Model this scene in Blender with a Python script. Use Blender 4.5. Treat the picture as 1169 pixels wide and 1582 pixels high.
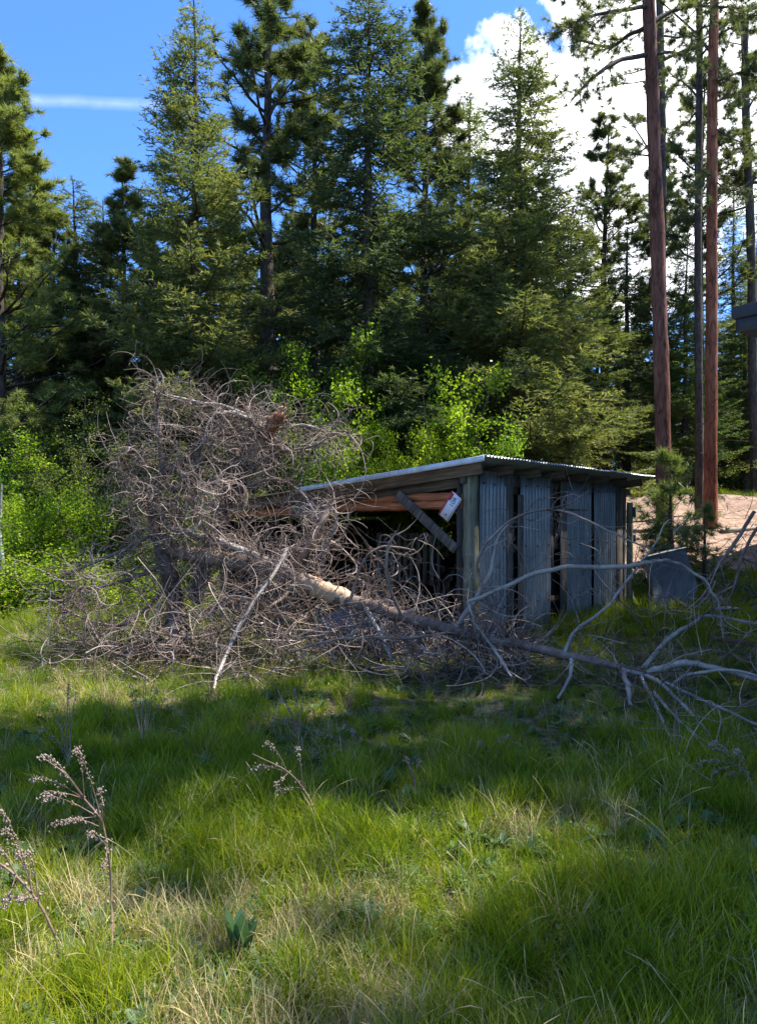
import bpy, math, random
import numpy as np
from mathutils import Vector, Matrix

for o in list(bpy.data.objects):
    bpy.data.objects.remove(o)
SC = bpy.context.scene
COL = SC.collection
R = math.radians
rng = np.random.default_rng(7)
random.seed(7)

# ------------------------------------------------------------------ camera
F = 1150.0 / 1169.0
EYE = 1.6
cam = bpy.data.cameras.new('camera')
camo = bpy.data.objects.new('camera', cam)
COL.objects.link(camo)
camo.location = (0, 0, EYE)
camo.rotation_euler = (R(90), 0, 0)
cam.sensor_fit = 'HORIZONTAL'
cam.sensor_width = 36
cam.lens = 36 * F
cam.shift_y = 9.0 / 1169.0
cam.clip_end = 2000
SC.camera = camo

# ------------------------------------------------------------------ light
SUN_AZ = R(12)       # from +x towards +y
SUN_EL = R(62)
SUN_DIR = Vector((math.cos(SUN_EL) * math.cos(SUN_AZ), math.cos(SUN_EL) * math.sin(SUN_AZ), math.sin(SUN_EL)))
world = bpy.data.worlds.new('World')
SC.world = world
world.use_nodes = True
wn = world.node_tree
for n in list(wn.nodes):
    wn.nodes.remove(n)


class NT:
    """tiny node helper"""
    def __init__(s, tree):
        s.t = tree

    def n(s, kind, **kw):
        nd = s.t.nodes.new(kind)
        ins = kw.pop('i', {})
        for k, v in kw.items():
            setattr(nd, k, v)
        for k, v in ins.items():
            if isinstance(v, bpy.types.NodeSocket):
                s.t.links.new(v, nd.inputs[k])
            else:
                nd.inputs[k].default_value = v
        return nd

    def m(s, op, a, b=None, c=None, clamp=False):
        ins = {0: a}
        if b is not None:
            ins[1] = b
        if c is not None:
            ins[2] = c
        nd = s.n('ShaderNodeMath', operation=op, i=ins)
        nd.use_clamp = clamp
        return nd.outputs[0]

    def mix(s, fac, a, b, blend='MIX'):
        nd = s.n('ShaderNodeMix', data_type='RGBA', blend_type=blend)
        for k, v in ((0, fac), (6, a), (7, b)):
            if isinstance(v, bpy.types.NodeSocket):
                s.t.links.new(v, nd.inputs[k])
            else:
                if k and len(v) == 3:
                    v = (*v, 1)
                nd.inputs[k].default_value = v
        return nd.outputs[2]

    def ramp(s, fac, stops):
        nd = s.n('ShaderNodeValToRGB', i={0: fac})
        el = nd.color_ramp.elements
        while len(el) < len(stops):
            el.new(0.5)
        for e, (p, c) in zip(el, stops):
            e.position = p
            if not hasattr(c, '__len__'):
                c = (c, c, c)
            e.color = (*c[:3], 1)
        return nd.outputs[0]

    def noise(s, vec, scale, detail=4, rough=0.55):
        ins = {'Scale': scale, 'Detail': detail, 'Roughness': rough}
        if vec is not None:
            ins['Vector'] = vec
        return s.n('ShaderNodeTexNoise', i=ins).outputs[0]


W = NT(wn)
sky = W.n('ShaderNodeTexSky')
sky.sky_type = 'NISHITA'
sky.sun_disc = False
sky.sun_elevation = SUN_EL
sky.sun_rotation = R(90) - SUN_AZ
sky.altitude = 900
sky.air_density = 1.0
sky.dust_density = 0.3
sky.ozone_density = 2.5
tc = W.n('ShaderNodeTexCoord')
dirv = tc.outputs['Generated']


def ndir(px, py):
    v = Vector(((px - 584.5) / 1150, 1.0, (800 - py) / 1150))
    return v.normalized()


def blob(px, py, rad):
    sub = W.n('ShaderNodeVectorMath', operation='DISTANCE', i={0: dirv, 1: tuple(ndir(px, py))}).outputs['Value']
    return W.m('SUBTRACT', 1.0, W.m('DIVIDE', sub, rad))


bl = W.m('MAXIMUM', blob(985, 230, 0.205), blob(1060, 60, 0.15))
bl = W.m('MAXIMUM', bl, blob(790, 165, 0.098))
bl = W.m('MAXIMUM', bl, blob(960, -30, 0.10))
bl = W.m('MAXIMUM', bl, blob(1650, 150, 0.25))
n1 = W.noise(dirv, 7.0, 7, 0.58)
n2 = W.noise(dirv, 2.2, 5, 0.5)
n3 = W.noise(dirv, 17.0, 8, 0.62)
bl = W.m('MAXIMUM', bl, W.m('MINIMUM', blob(664, 18, 0.035), 0.16))
dens = W.m('ADD', W.m('ADD', W.m('MULTIPLY', bl, 1.15), W.m('MULTIPLY', W.m('SUBTRACT', n1, 0.5), 2.0)), W.m('MULTIPLY', W.m('SUBTRACT', n3, 0.5), 0.8))
cl = W.ramp(dens, [(0.04, 0), (0.12, 0.35), (0.22, 1.0), (1, 1)])
wide = W.ramp(n2, [(0.55, 0), (0.75, 0.8)])          # loose clouds over the rest of the sky
away = W.ramp(W.m('SUBTRACT', 1.0, W.m('MULTIPLY', blob(500, 300, 0.95), 1.4)), [(0.2, 0), (0.9, 1)])
wide = W.m('MULTIPLY', wide, away)
# a thin contrail
a_, b_ = ndir(20, 152), ndir(250, 163)
nn = a_.cross(b_).normalized()
dt = W.n('ShaderNodeVectorMath', operation='DOT_PRODUCT', i={0: dirv, 1: tuple(nn)}).outputs['Value']
wob = W.m('MULTIPLY', W.m('SUBTRACT', W.noise(dirv, 16, 3), 0.5), 0.006)
band = W.m('SUBTRACT', 1.0, W.m('DIVIDE', W.m('ABSOLUTE', W.m('ADD', dt, wob)), 0.0078), clamp=True)
ext = W.ramp(blob(135, 157, 0.125), [(0.0, 0), (0.45, 1)])
trail = W.m('MULTIPLY', W.m('MULTIPLY', band, ext), W.m('MULTIPLY', W.noise(dirv, 30, 4), 0.27))
cover = W.m('MAXIMUM', W.m('MAXIMUM', cl, wide), trail, clamp=True)
cshade = W.ramp(W.noise(dirv, 9, 6), [(0.32, (4.2, 4.5, 5.2)), (0.62, (9.0, 9.1, 9.3))])
tint = W.mix(1.0, sky.outputs[0], (0.47, 0.74, 1.10), 'MULTIPLY')
col = W.mix(cover, tint, cshade)
bg = W.n('ShaderNodeBackground', i={'Color': col, 'Strength': 0.125})
wo = W.n('ShaderNodeOutputWorld', i={'Surface': bg.outputs[0]})

sl = bpy.data.lights.new('sun', 'SUN')
sl.energy = 5.0
sl.angle = R(0.5)
sl.color = (1.0, 0.94, 0.84)
so = bpy.data.objects.new('sun', sl)
COL.objects.link(so)
so.rotation_euler = SUN_DIR.to_track_quat('Z', 'Y').to_euler()
so.location = (0, 0, 30)

vs = SC.view_settings
vs.view_transform = 'Standard'
vs.look = 'None'
vs.gamma = 1.0
vs.exposure = 1.45
vs.use_curve_mapping = False
SC.render.engine = 'CYCLES'
SC.cycles.max_bounces = 5
SC.cycles.diffuse_bounces = 4
SC.cycles.glossy_bounces = 2
SC.cycles.transmission_bounces = 2
SC.cycles.transparent_max_bounces = 4


# ------------------------------------------------------------------ helpers
def tag(o, label=None, cat=None, group=None, kind=None):
    if label: o['label'] = label
    if cat: o['category'] = cat
    if group: o['group'] = group
    if kind: o['kind'] = kind
    return o


def empty(name, loc=(0, 0, 0), rz=0.0):
    o = bpy.data.objects.new(name, None)
    COL.objects.link(o)
    o.location = loc
    o.rotation_euler = (0, 0, rz)
    o.empty_display_size = 0.2
    return o


def mesh(name, verts, faces, mats=(), smooth=False, face_mat=None, link=True, parent=None, attr=None):
    """verts (n,3); faces: array (m,3|4) or list of arrays"""
    me = bpy.data.meshes.new(name)
    verts = np.ascontiguousarray(verts, dtype=np.float32).reshape(-1, 3)
    if not isinstance(faces, (list, tuple)):
        faces = [faces]
    faces = [np.asarray(f, dtype=np.int32) for f in faces if len(f)]
    loops = np.concatenate([f.ravel() for f in faces])
    tot = np.concatenate([np.full(len(f), f.shape[1], dtype=np.int32) for f in faces])
    start = np.concatenate([[0], np.cumsum(tot)[:-1]]).astype(np.int32)
    me.vertices.add(len(verts))
    me.vertices.foreach_set('co', verts.ravel())
    me.loops.add(len(loops))
    me.loops.foreach_set('vertex_index', loops)
    me.polygons.add(len(tot))
    me.polygons.foreach_set('loop_start', start)
    me.polygons.foreach_set('loop_total', tot)
    if smooth:
        me.polygons.foreach_set('use_smooth', np.ones(len(tot), dtype=bool))
    for m in (mats if isinstance(mats, (list, tuple)) else [mats]):
        me.materials.append(m)
    if face_mat is not None:
        me.polygons.foreach_set('material_index', np.asarray(face_mat, dtype=np.int32))
    if attr is not None:
        a = me.attributes.new('tone', 'FLOAT', 'POINT')
        a.data.foreach_set('value', np.asarray(attr, dtype=np.float32))
    me.update(calc_edges=True)
    me.validate()
    o = bpy.data.objects.new(name, me)
    if link:
        COL.objects.link(o)
    if parent is not None:
        o.parent = parent
    return o


class MB:
    """collects quads/tris as one mesh"""
    def __init__(s):
        s.v, s.q, s.t, s.n = [], [], [], 0

    def add(s, v, q=None, t=None):
        v = np.asarray(v, dtype=float).reshape(-1, 3)
        s.v.append(v)
        if q is not None and len(q): s.q.append(np.asarray(q) + s.n)
        if t is not None and len(t): s.t.append(np.asarray(t) + s.n)
        s.n += len(v)

    def box(s, c, size, M=None, jit=0.0):
        sx, sy, sz = [k / 2 for k in size]
        v = np.array([(x, y, z) for x in (-sx, sx) for y in (-sy, sy) for z in (-sz, sz)], dtype=float)
        if jit: v += rng.uniform(-jit, jit, v.shape)
        if M is not None: v = v @ np.array(M.to_3x3() if hasattr(M, 'to_3x3') else M).T
        v += np.array(c)
        q = [(0, 1, 3, 2), (4, 6, 7, 5), (0, 4, 5, 1), (2, 3, 7, 6), (0, 2, 6, 4), (1, 5, 7, 3)]
        s.add(v, q)

    def build(s, name, mat, parent=None, smooth=False):
        fs = []
        if s.q: fs.append(np.concatenate(s.q))
        if s.t: fs.append(np.concatenate(s.t))
        return mesh(name, np.concatenate(s.v), fs, mat, smooth, parent=parent)


def bevel(o, w=0.006):
    b = o.modifiers.new('bevel', 'BEVEL')
    b.width = w
    b.segments = 1
    b.limit_method = 'ANGLE'
    return o


def strands(paths, rad, k=3):
    """tubes: paths (N,S,3), rad (N,S) -> verts, faces quads"""
    paths = np.asarray(paths, float)
    rad = np.asarray(rad, float)
    N, S, _ = paths.shape
    tan = np.gradient(paths, axis=1)
    tan /= np.linalg.norm(tan, axis=2, keepdims=True) + 1e-9
    ref = np.zeros((N, 1, 3))
    mt = np.abs(tan.mean(axis=1))
    ref[np.arange(N), 0, np.argmin(mt, axis=1)] = 1
    u = np.cross(tan, np.broadcast_to(ref, tan.shape))
    u /= np.linalg.norm(u, axis=2, keepdims=True) + 1e-9
    w = np.cross(tan, u)
    ang = np.arange(k) * 2 * np.pi / k
    ring = paths[:, :, None, :] + rad[:, :, None, None] * (u[:, :, None, :] * np.cos(ang)[None, None, :, None] + w[:, :, None, :] * np.sin(ang)[None, None, :, None])
    V = ring.reshape(-1, 3)
    n_, s_, k_ = np.meshgrid(np.arange(N), np.arange(S - 1), np.arange(k), indexing='ij')
    a = (n_ * S + s_) * k + k_
    b = (n_ * S + s_) * k + (k_ + 1) % k
    Q = np.stack([a, b, b + k, a + k], axis=-1).reshape(-1, 4)
    return V, Q


def resample(pts, S):
    """Catmull-Rom-ish smooth resampling of a control polyline (with radius as a 4th column)"""
    P = np.asarray(pts, float)
    n = len(P)
    ext = np.vstack([2 * P[0] - P[1], P, 2 * P[-1] - P[-2]])
    t = np.linspace(0, n - 1 - 1e-6, S)
    i = t.astype(int)
    f = (t - i)[:, None]
    p0, p1, p2, p3 = ext[i], ext[i + 1], ext[i + 2], ext[i + 3]
    return 0.5 * ((2 * p1) + (-p0 + p2) * f + (2 * p0 - 5 * p1 + 4 * p2 - p3) * f ** 2 + (-p0 + 3 * p1 - 3 * p2 + p3) * f ** 3)


def P3(px, py, D):
    """the point at distance D in front of the camera seen at photograph pixel px, py"""
    return ((px - 584.5) / 1150 * D, D, EYE + (800 - py) / 1150 * D)


def limb(mb, pts, k=8, S=None, wob=0.0, cap=True):
    """pts: list of (x,y,z,r)"""
    S = S or max(8, len(pts) * 4)
    Q = resample(pts, S)
    if wob:
        nz_ = rng.normal(0, wob, (S, 3)); nz_[1:-1] = (nz_[:-2] + 2 * nz_[1:-1] + nz_[2:]) / 3; Q[1:-1, :3] += nz_[1:-1] * .6
    rad = np.maximum(Q[:, 3], 0.0015)
    V, q = strands(Q[None, :, :3], rad[None], k)
    if wob and k > 7:
        V += rng.normal(0, 0.07, V.shape) * np.repeat(rad, k)[:, None]
    mb.add(V, q)
    if cap:
        for idx in (0, S - 1):
            c = Q[idx, :3]
            ring = V[idx * k:(idx + 1) * k]
            vv = np.vstack([ring, c[None]])
            mb.add(vv, t=[(j, (j + 1) % k, k) for j in range(k)])
    return Q


def curly(start, d, length, curl, S=9, jit=0.25, grav=0.0):
    """N curling strands. start (N,3), d (N,3), length (N,), curl (N,) total turning angle"""
    N = len(start)
    d = d / (np.linalg.norm(d, axis=1, keepdims=True) + 1e-9)
    ax = np.cross(d, rng.normal(size=(N, 3)))
    ax /= np.linalg.norm(ax, axis=1, keepdims=True) + 1e-9
    pts = np.zeros((N, S, 3))
    pts[:, 0] = start
    step = (length / (S - 1))[:, None]
    for i in range(1, S):
        a = (curl / (S - 1) * (0.4 + 1.2 * rng.random(N)))[:, None]
        d = d * np.cos(a) + np.cross(ax, d) * np.sin(a) + ax * (ax * d).sum(1, keepdims=True) * (1 - np.cos(a))
        d = d + rng.normal(0, jit / S, d.shape)
        d[:, 2] += grav / S
        d /= np.linalg.norm(d, axis=1, keepdims=True)
        pts[:, i] = pts[:, i - 1] + d * step
    return pts


def vnoise(x, y, seed=0, f=1.0):
    """smooth value noise in numpy"""
    x = np.asarray(x, float) * f + 100.5
    y = np.asarray(y, float) * f + 100.5
    xi, yi = np.floor(x).astype(int), np.floor(y).astype(int)
    fx, fy = x - xi, y - yi
    fx, fy = fx * fx * (3 - 2 * fx), fy * fy * (3 - 2 * fy)

    def h(a, b):
        v = np.sin(a * 127.1 + b * 311.7 + seed * 74.7) * 43758.5453
        return v - np.floor(v)
    return (h(xi, yi) * (1 - fx) + h(xi + 1, yi) * fx) * (1 - fy) + (h(xi, yi + 1) * (1 - fx) + h(xi + 1, yi + 1) * fx) * fy


def sstep(a, b, x):
    t = np.clip((np.asarray(x, float) - a) / (b - a), 0, 1)
    return t * t * (3 - 2 * t)


def gz(x, y):
    """ground height"""
    x = np.asarray(x, float); y = np.asarray(y, float)
    z = 1.65 * sstep(11.5, 21.5, y) + 0.09 * np.clip(y - 20, 0, 60)
    z = z + 0.10 * (vnoise(x, y, 1, 0.7) - 0.5) + 0.06 * (vnoise(x, y, 2, 2.1) - 0.5)
    z = z + 0.35 * (vnoise(x, y, 3, 0.18) - 0.5) * sstep(12, 25, y)
    # the cut bank beyond the dirt track
    z = z + 0.35 * sstep(0, 1.0, y - (20.3 + 0.35 * np.sin(x * 0.8))) * sstep(4, 6, x) * (1 - sstep(24, 30, y))
    return z


# ------------------------------------------------------------------ materials
def mat(name):
    m = bpy.data.materials.new(name)
    m.use_nodes = True
    for n in list(m.node_tree.nodes):
        m.node_tree.nodes.remove(n)
    return m, NT(m.node_tree)


def finish(N, col, rough=0.8, bump=None, bstr=0.3, bdist=0.02, metal=0.0, spec=0.3):
    b = N.n('ShaderNodeBsdfPrincipled')
    for k, v in (('Base Color', col), ('Roughness', rough), ('Metallic', metal), ('Specular IOR Level', spec)):
        if isinstance(v, bpy.types.NodeSocket):
            N.t.links.new(v, b.inputs[k])
        else:
            b.inputs[k].default_value = (*v, 1) if hasattr(v, '__len__') and len(v) == 3 else v
    if bump is not None:
        bp = N.n('ShaderNodeBump', i={'Strength': bstr, 'Distance': bdist, 'Height': bump})
        N.t.links.new(bp.outputs[0], b.inputs['Normal'])
    N.n('ShaderNodeOutputMaterial', i={0: b.outputs[0]})
    return b


def leaf_mat(name, c1, c2, c3=None, transl=0.45, tcol=(1.3, 1.35, 0.6), rough=0.5, pos_scale=0.9, rnd=0.5):
    """foliage: diffuse/gloss mixed with translucency; colour varies by object, by place and by 'tone'"""
    m, N = mat(name)
    info = N.n('ShaderNodeObjectInfo').outputs['Random']
    pos = N.n('ShaderNodeNewGeometry').outputs['Position']
    nz = N.noise(pos, pos_scale, 3)
    att = N.n('ShaderNodeAttribute', attribute_name='tone').outputs['Fac']
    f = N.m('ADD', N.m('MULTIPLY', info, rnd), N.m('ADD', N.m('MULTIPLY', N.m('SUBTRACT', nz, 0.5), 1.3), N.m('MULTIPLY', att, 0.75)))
    stops = [(0.0, c1), (0.9, c2)] if c3 is None else [(0.0, c1), (0.6, c2), (1.0, c3)]
    col = N.ramp(f, stops)
    p = N.n('ShaderNodeBsdfPrincipled', i={'Base Color': col, 'Roughness': rough, 'Specular IOR Level': 0.25})
    tcl = N.mix(1.0, col, tcol, 'MULTIPLY')
    tr = N.n('ShaderNodeBsdfTranslucent', i={'Color': tcl})
    mx = N.n('ShaderNodeMixShader', i={0: transl, 1: p.outputs[0], 2: tr.outputs[0]})
    N.n('ShaderNodeOutputMaterial', i={0: mx.outputs[0]})
    return m


def bark_mat(name, c_dark, c_mid, c_light, sc=9.0, stretch=0.18, bstr=0.8):
    m, N = mat(name)
    co = N.n('ShaderNodeTexCoord').outputs['Object']
    mp = N.n('ShaderNodeMapping', i={'Vector': co, 'Scale': (1, 1, stretch)})
    wv = N.n('ShaderNodeTexNoise', i={'Vector': mp.outputs[0], 'Scale': sc * .8, 'Detail': 4.0}).outputs['Color']
    vv_ = N.n('ShaderNodeVectorMath', operation='MULTIPLY_ADD', i={0: wv, 1: (.14, .14, .14), 2: mp.outputs[0]}).outputs[0]
    v = N.n('ShaderNodeTexVoronoi', feature='DISTANCE_TO_EDGE', i={'Vector': vv_, 'Scale': sc}).outputs['Distance']
    nz = N.noise(mp.outputs[0], sc * 1.6, 6, 0.65)
    big = N.noise(co, 0.9, 3)
    h = N.m('ADD', N.m('MULTIPLY', N.m('MINIMUM', v, 0.10), 1.9), N.m('MULTIPLY', nz, 0.9))
    f = N.m('ADD', N.m('MULTIPLY', h, 0.75), N.m('MULTIPLY', N.m('SUBTRACT', big, 0.5), 0.5))
    col = N.ramp(f, [(0.22, c_dark), (0.48, c_mid), (0.8, c_light)])
    finish(N, col, 0.9, h, bstr, 0.03, spec=0.15)
    return m


M = {}
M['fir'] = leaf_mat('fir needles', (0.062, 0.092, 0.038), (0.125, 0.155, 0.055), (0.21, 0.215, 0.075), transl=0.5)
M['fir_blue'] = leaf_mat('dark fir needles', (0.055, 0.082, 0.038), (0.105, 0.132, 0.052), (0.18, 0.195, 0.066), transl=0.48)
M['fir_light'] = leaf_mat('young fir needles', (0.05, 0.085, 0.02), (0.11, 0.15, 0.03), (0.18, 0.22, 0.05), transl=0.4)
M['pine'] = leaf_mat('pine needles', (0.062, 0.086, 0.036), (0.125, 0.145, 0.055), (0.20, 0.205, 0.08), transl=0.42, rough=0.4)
M['pine_light'] = leaf_mat('sunlit-tone pine needles', (0.10, 0.135, 0.045), (0.18, 0.21, 0.07), (0.27, 0.29, 0.11), transl=0.45, rough=0.4)  # light green pine, brightened to put sunlight into the needle colour
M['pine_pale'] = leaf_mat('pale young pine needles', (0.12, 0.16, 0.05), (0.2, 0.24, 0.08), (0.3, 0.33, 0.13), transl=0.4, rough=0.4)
M['leaf'] = leaf_mat('broad leaves', (0.10, 0.19, 0.014), (0.22, 0.31, 0.02), (0.36, 0.42, 0.04), transl=0.6, rough=0.4)
M['leaf_olive'] = leaf_mat('olive leaves', (0.07, 0.105, 0.022), (0.14, 0.175, 0.04), (0.24, 0.255, 0.08), transl=0.45)
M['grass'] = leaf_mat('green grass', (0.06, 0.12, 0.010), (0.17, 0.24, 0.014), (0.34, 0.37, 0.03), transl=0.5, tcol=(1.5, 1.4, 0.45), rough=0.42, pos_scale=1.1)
M['straw'] = leaf_mat('dry straw', (0.15, 0.12, 0.05), (0.40, 0.32, 0.14), (0.58, 0.49, 0.26), transl=0.25, tcol=(1, 0.95, 0.8), rough=0.6)
M['weed_leaf'] = leaf_mat('dull weed leaf', (0.045, 0.09, 0.035), (0.09, 0.15, 0.05), transl=0.35)
M['sage_leaf'] = leaf_mat('mullein leaf', (0.09, 0.17, 0.075), (0.17, 0.26, 0.12), transl=0.4)
M['bark_red'] = bark_mat('red ponderosa bark', (0.045, 0.016, 0.010), (0.26, 0.092, 0.052), (0.42, 0.19, 0.11), 8.5, 0.2)
M['bark_red_dark'] = bark_mat('dull ponderosa bark', (0.028, 0.014, 0.010), (0.15, 0.064, 0.046), (0.30, 0.16, 0.115), 8.5, 0.2)
M['bark_dark'] = bark_mat('dark bark', (0.02, 0.016, 0.014), (0.075, 0.06, 0.05), (0.16, 0.135, 0.115), 12, 0.25)
M['bark_birch'] = bark_mat('pale bark', (0.2, 0.18, 0.15), (0.5, 0.48, 0.44), (0.7, 0.68, 0.62), 9, 1.8, 0.2)


def deadwood(name, c1, c2, c3, sc=14):
    m, N = mat(name)
    co = N.n('ShaderNodeTexCoord').outputs['Object']
    a = N.noise(co, 2.2, 5, 0.6)
    b = N.noise(co, sc * 3, 5, 0.7)
    att = N.n('ShaderNodeAttribute', attribute_name='tone').outputs['Fac']
    f = N.m('ADD', N.m('ADD', N.m('MULTIPLY', a, 0.75), N.m('MULTIPLY', b, 0.35)), N.m('MULTIPLY', att, 0.8))
    col = N.ramp(f, [(0.32, c1), (0.55, c2), (0.75, c3)])
    finish(N, col, 0.75, b, 0.5, 0.01, spec=0.25)
    return m


M['dead'] = deadwood('weathered twig', (0.045, 0.030, 0.023), (0.175, 0.125, 0.098), (0.42, 0.34, 0.29))
M['dead_grey'] = deadwood('grey weathered limb', (0.09, 0.075, 0.066), (0.27, 0.24, 0.21), (0.48, 0.44, 0.40))
M['dead_bark'] = deadwood('rough dead bark', (0.035, 0.026, 0.022), (0.13, 0.09, 0.072), (0.30, 0.24, 0.2), 8)
M['peeled'] = deadwood('peeled sapwood', (0.22, 0.13, 0.075), (0.46, 0.31, 0.19), (0.66, 0.52, 0.38), 6)
M['splinter'] = deadwood('orange broken wood', (0.09, 0.032, 0.014), (0.26, 0.11, 0.045), (0.48, 0.27, 0.13), 10)
M['seed'] = deadwood('dry seed heads', (0.13, 0.09, 0.065), (0.27, 0.21, 0.165), (0.44, 0.37, 0.31), 20)
M['dry_stem'] = deadwood('dry stem', (0.07, 0.04, 0.03), (0.19, 0.12, 0.09), (0.33, 0.24, 0.19), 20)


def plank_mat(name, c1, c2, c3, axis=2):
    m, N = mat(name)
    co = N.n('ShaderNodeTexCoord').outputs['Object']
    info = N.n('ShaderNodeObjectInfo').outputs['Random']
    sc = [14, 14, 14]
    sc[axis] = 0.9
    off = N.n('ShaderNodeCombineXYZ', i={0: N.m('MULTIPLY', info, 9.0), 1: N.m('MULTIPLY', info, 5.0), 2: N.m('MULTIPLY', info, 7.0)}).outputs[0]
    mp = N.n('ShaderNodeMapping', i={'Vector': co, 'Scale': tuple(sc), 'Location': off})
    g = N.noise(mp.outputs[0], 2.2, 6, 0.65)
    big = N.noise(co, 2.0, 4)
    f = N.m('ADD', N.m('MULTIPLY', g, 0.75), N.m('MULTIPLY', big, 0.25))
    f = N.m('ADD', f, N.m('MULTIPLY', N.m('SUBTRACT', info, 0.5), 0.12))
    col = N.ramp(f, [(0.34, c1), (0.52, c2), (0.7, c3)])
    finish(N, col, 0.85, g, 0.5, 0.006, spec=0.2)
    return m


M['board'] = plank_mat('weathered board', (0.035, 0.029, 0.024), (0.10, 0.085, 0.07), (0.20, 0.175, 0.15))
M['board_h'] = plank_mat('weathered rafter', (0.03, 0.018, 0.011), (0.085, 0.055, 0.034), (0.17, 0.12, 0.08), 0)
M['log_red'] = plank_mat('reddish log', (0.13, 0.035, 0.015), (0.36, 0.12, 0.05), (0.58, 0.26, 0.12), 0)
M['post_mossy'] = plank_mat('mossy post', (0.05, 0.05, 0.03), (0.13, 0.13, 0.085), (0.24, 0.23, 0.17))


def corrugated_mat(name, base, dark, metal=0.55):
    m, N = mat(name)
    co = N.n('ShaderNodeTexCoord').outputs['Object']
    info = N.n('ShaderNodeObjectInfo').outputs['Random']
    pos = N.n('ShaderNodeVectorMath', operation='ADD', i={0: co, 1: N.n('ShaderNodeCombineXYZ', i={0: N.m('MULTIPLY', info, 11.0)}).outputs[0]}).outputs[0]
    mp = N.n('ShaderNodeMapping', i={'Vector': pos, 'Scale': (3, 3, 0.7)})
    st = N.noise(mp.outputs[0], 2.4, 6, 0.65)
    fine = N.noise(pos, 30, 4)
    rust = N.ramp(N.noise(pos, 3.1, 7, 0.7), [(0.6, 0), (0.72, 0.75)])
    col = N.ramp(N.m('ADD', N.m('MULTIPLY', st, 0.8), N.m('MULTIPLY', fine, 0.2)), [(0.3, dark), (0.6, base)])
    col = N.mix(rust, col, (0.12, 0.07, 0.045))
    finish(N, col, N.m('ADD', 0.38, N.m('MULTIPLY', st, 0.25)), fine, 0.08, 0.004, metal=N.m('SUBTRACT', metal, N.m('MULTIPLY', rust, metal)))
    return m


M['tin'] = corrugated_mat('old galvanised sheet', (0.27, 0.28, 0.28), (0.11, 0.115, 0.12), 0.6)
M['tin_roof'] = corrugated_mat('galvanised roof sheet', (0.5, 0.54, 0.58), (0.28, 0.30, 0.33), 0.5)


def plain(name, c, rough=0.6, var=0.25, metal=0.0, sc=6.0):
    m, N = mat(name)
    co = N.n('ShaderNodeTexCoord').outputs['Object']
    n = N.noise(co, sc, 5, 0.6)
    col = N.ramp(n, [(0.3, tuple(k * (1 - var) for k in c)), (0.7, tuple(min(1, k * (1 + var)) for k in c))])
    finish(N, col, rough, n, 0.15, 0.01, metal)
    return m


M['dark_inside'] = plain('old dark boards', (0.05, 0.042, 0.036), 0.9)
M['sign_white'] = plain('white enamel', (0.62, 0.62, 0.66), 0.4, 0.08)
M['sign_red'] = plain('red enamel', (0.42, 0.03, 0.04), 0.4, 0.2)
M['sign_ink'] = plain('black print', (0.02, 0.02, 0.03), 0.5)
M['fascia'] = plain('charcoal fascia', (0.045, 0.048, 0.058), 0.5, 0.1)
M['nail_head'] = plain('rusty nail head', (0.10, 0.05, 0.03), 0.7)
M['siding'] = plain('brown siding', (0.16, 0.11, 0.075), 0.7)
M['box_grey'] = plain('dull grey sheet metal', (0.11, 0.125, 0.14), 0.6, 0.25)
M['firewood'] = plain('firewood ends', (0.075, 0.052, 0.038), 0.85, 0.4, sc=12)
M['nail'] = plain('pale plastic cap', (0.7, 0.7, 0.68), 0.4, 0.05)
M['blue_sheet'] = plain('faded blue grey tarp', (0.11, 0.13, 0.17), 0.55, 0.4)
M['stone'] = plain('dark soil mound', (0.10, 0.07, 0.055), 0.95, 0.4, sc=4)

# ground material
m, N = mat('meadow soil and thatch')
pos = N.n('ShaderNodeNewGeometry').outputs['Position']
a = N.noise(pos, 1.3, 5, 0.6)
b = N.noise(pos, 17, 6, 0.7)
c = N.noise(pos, 0.35, 3)
soil = N.ramp(b, [(0.3, (0.028, 0.022, 0.015)), (0.5, (0.09, 0.068, 0.042)), (0.7, (0.22, 0.17, 0.10))])
moss = N.ramp(b, [(0.3, (0.02, 0.035, 0.010)), (0.7, (0.07, 0.10, 0.025))])
finish(N, N.mix(N.ramp(a, [(0.4, 0), (0.6, 1)]), soil, moss), 0.95, b, 0.7, 0.03, spec=0.1)
M['ground'] = m
m, N = mat('pinkish dirt')
pos = N.n('ShaderNodeNewGeometry').outputs['Position']
b = N.noise(pos, 5, 7, 0.7)
c = N.noise(pos, 40, 4, 0.7)
d = N.ramp(N.m('ADD', N.m('MULTIPLY', b, 0.7), N.m('MULTIPLY', c, 0.3)), [(0.35, (0.13, 0.085, 0.06)), (0.55, (0.30, 0.21, 0.16)), (0.7, (0.42, 0.32, 0.25))])
finish(N, d, 0.95, b, 0.6, 0.05, spec=0.1)
M['dirt'] = m

# ------------------------------------------------------------------ ground (one sheet to the horizon)
def axis(lo, hi, segs):
    out = [lo]
    for e, n_ in segs:
        out += list(np.linspace(out[-1], e, n_ + 1)[1:])
    return np.array(out)


xs = axis(-400, 400, [(-60, 8), (-16, 20), (16, 150), (60, 20), (400, 8)])
ys = axis(-60, 600, [(-4, 10), (0, 8), (30, 180), (70, 20), (600, 8)])
X, Y = np.meshgrid(xs, ys, indexing='ij')
Z = gz(X, Y)
nx, ny = X.shape
ii, jj = np.meshgrid(np.arange(nx - 1), np.arange(ny - 1), indexing='ij')
a = (ii * ny + jj).ravel()
quads = np.stack([a, a + ny, a + ny + 1, a + 1], 1)
g = mesh('ground', np.stack([X.ravel(), Y.ravel(), Z.ravel()], 1), quads, M['ground'], True)
tag(g, kind='structure')

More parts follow.
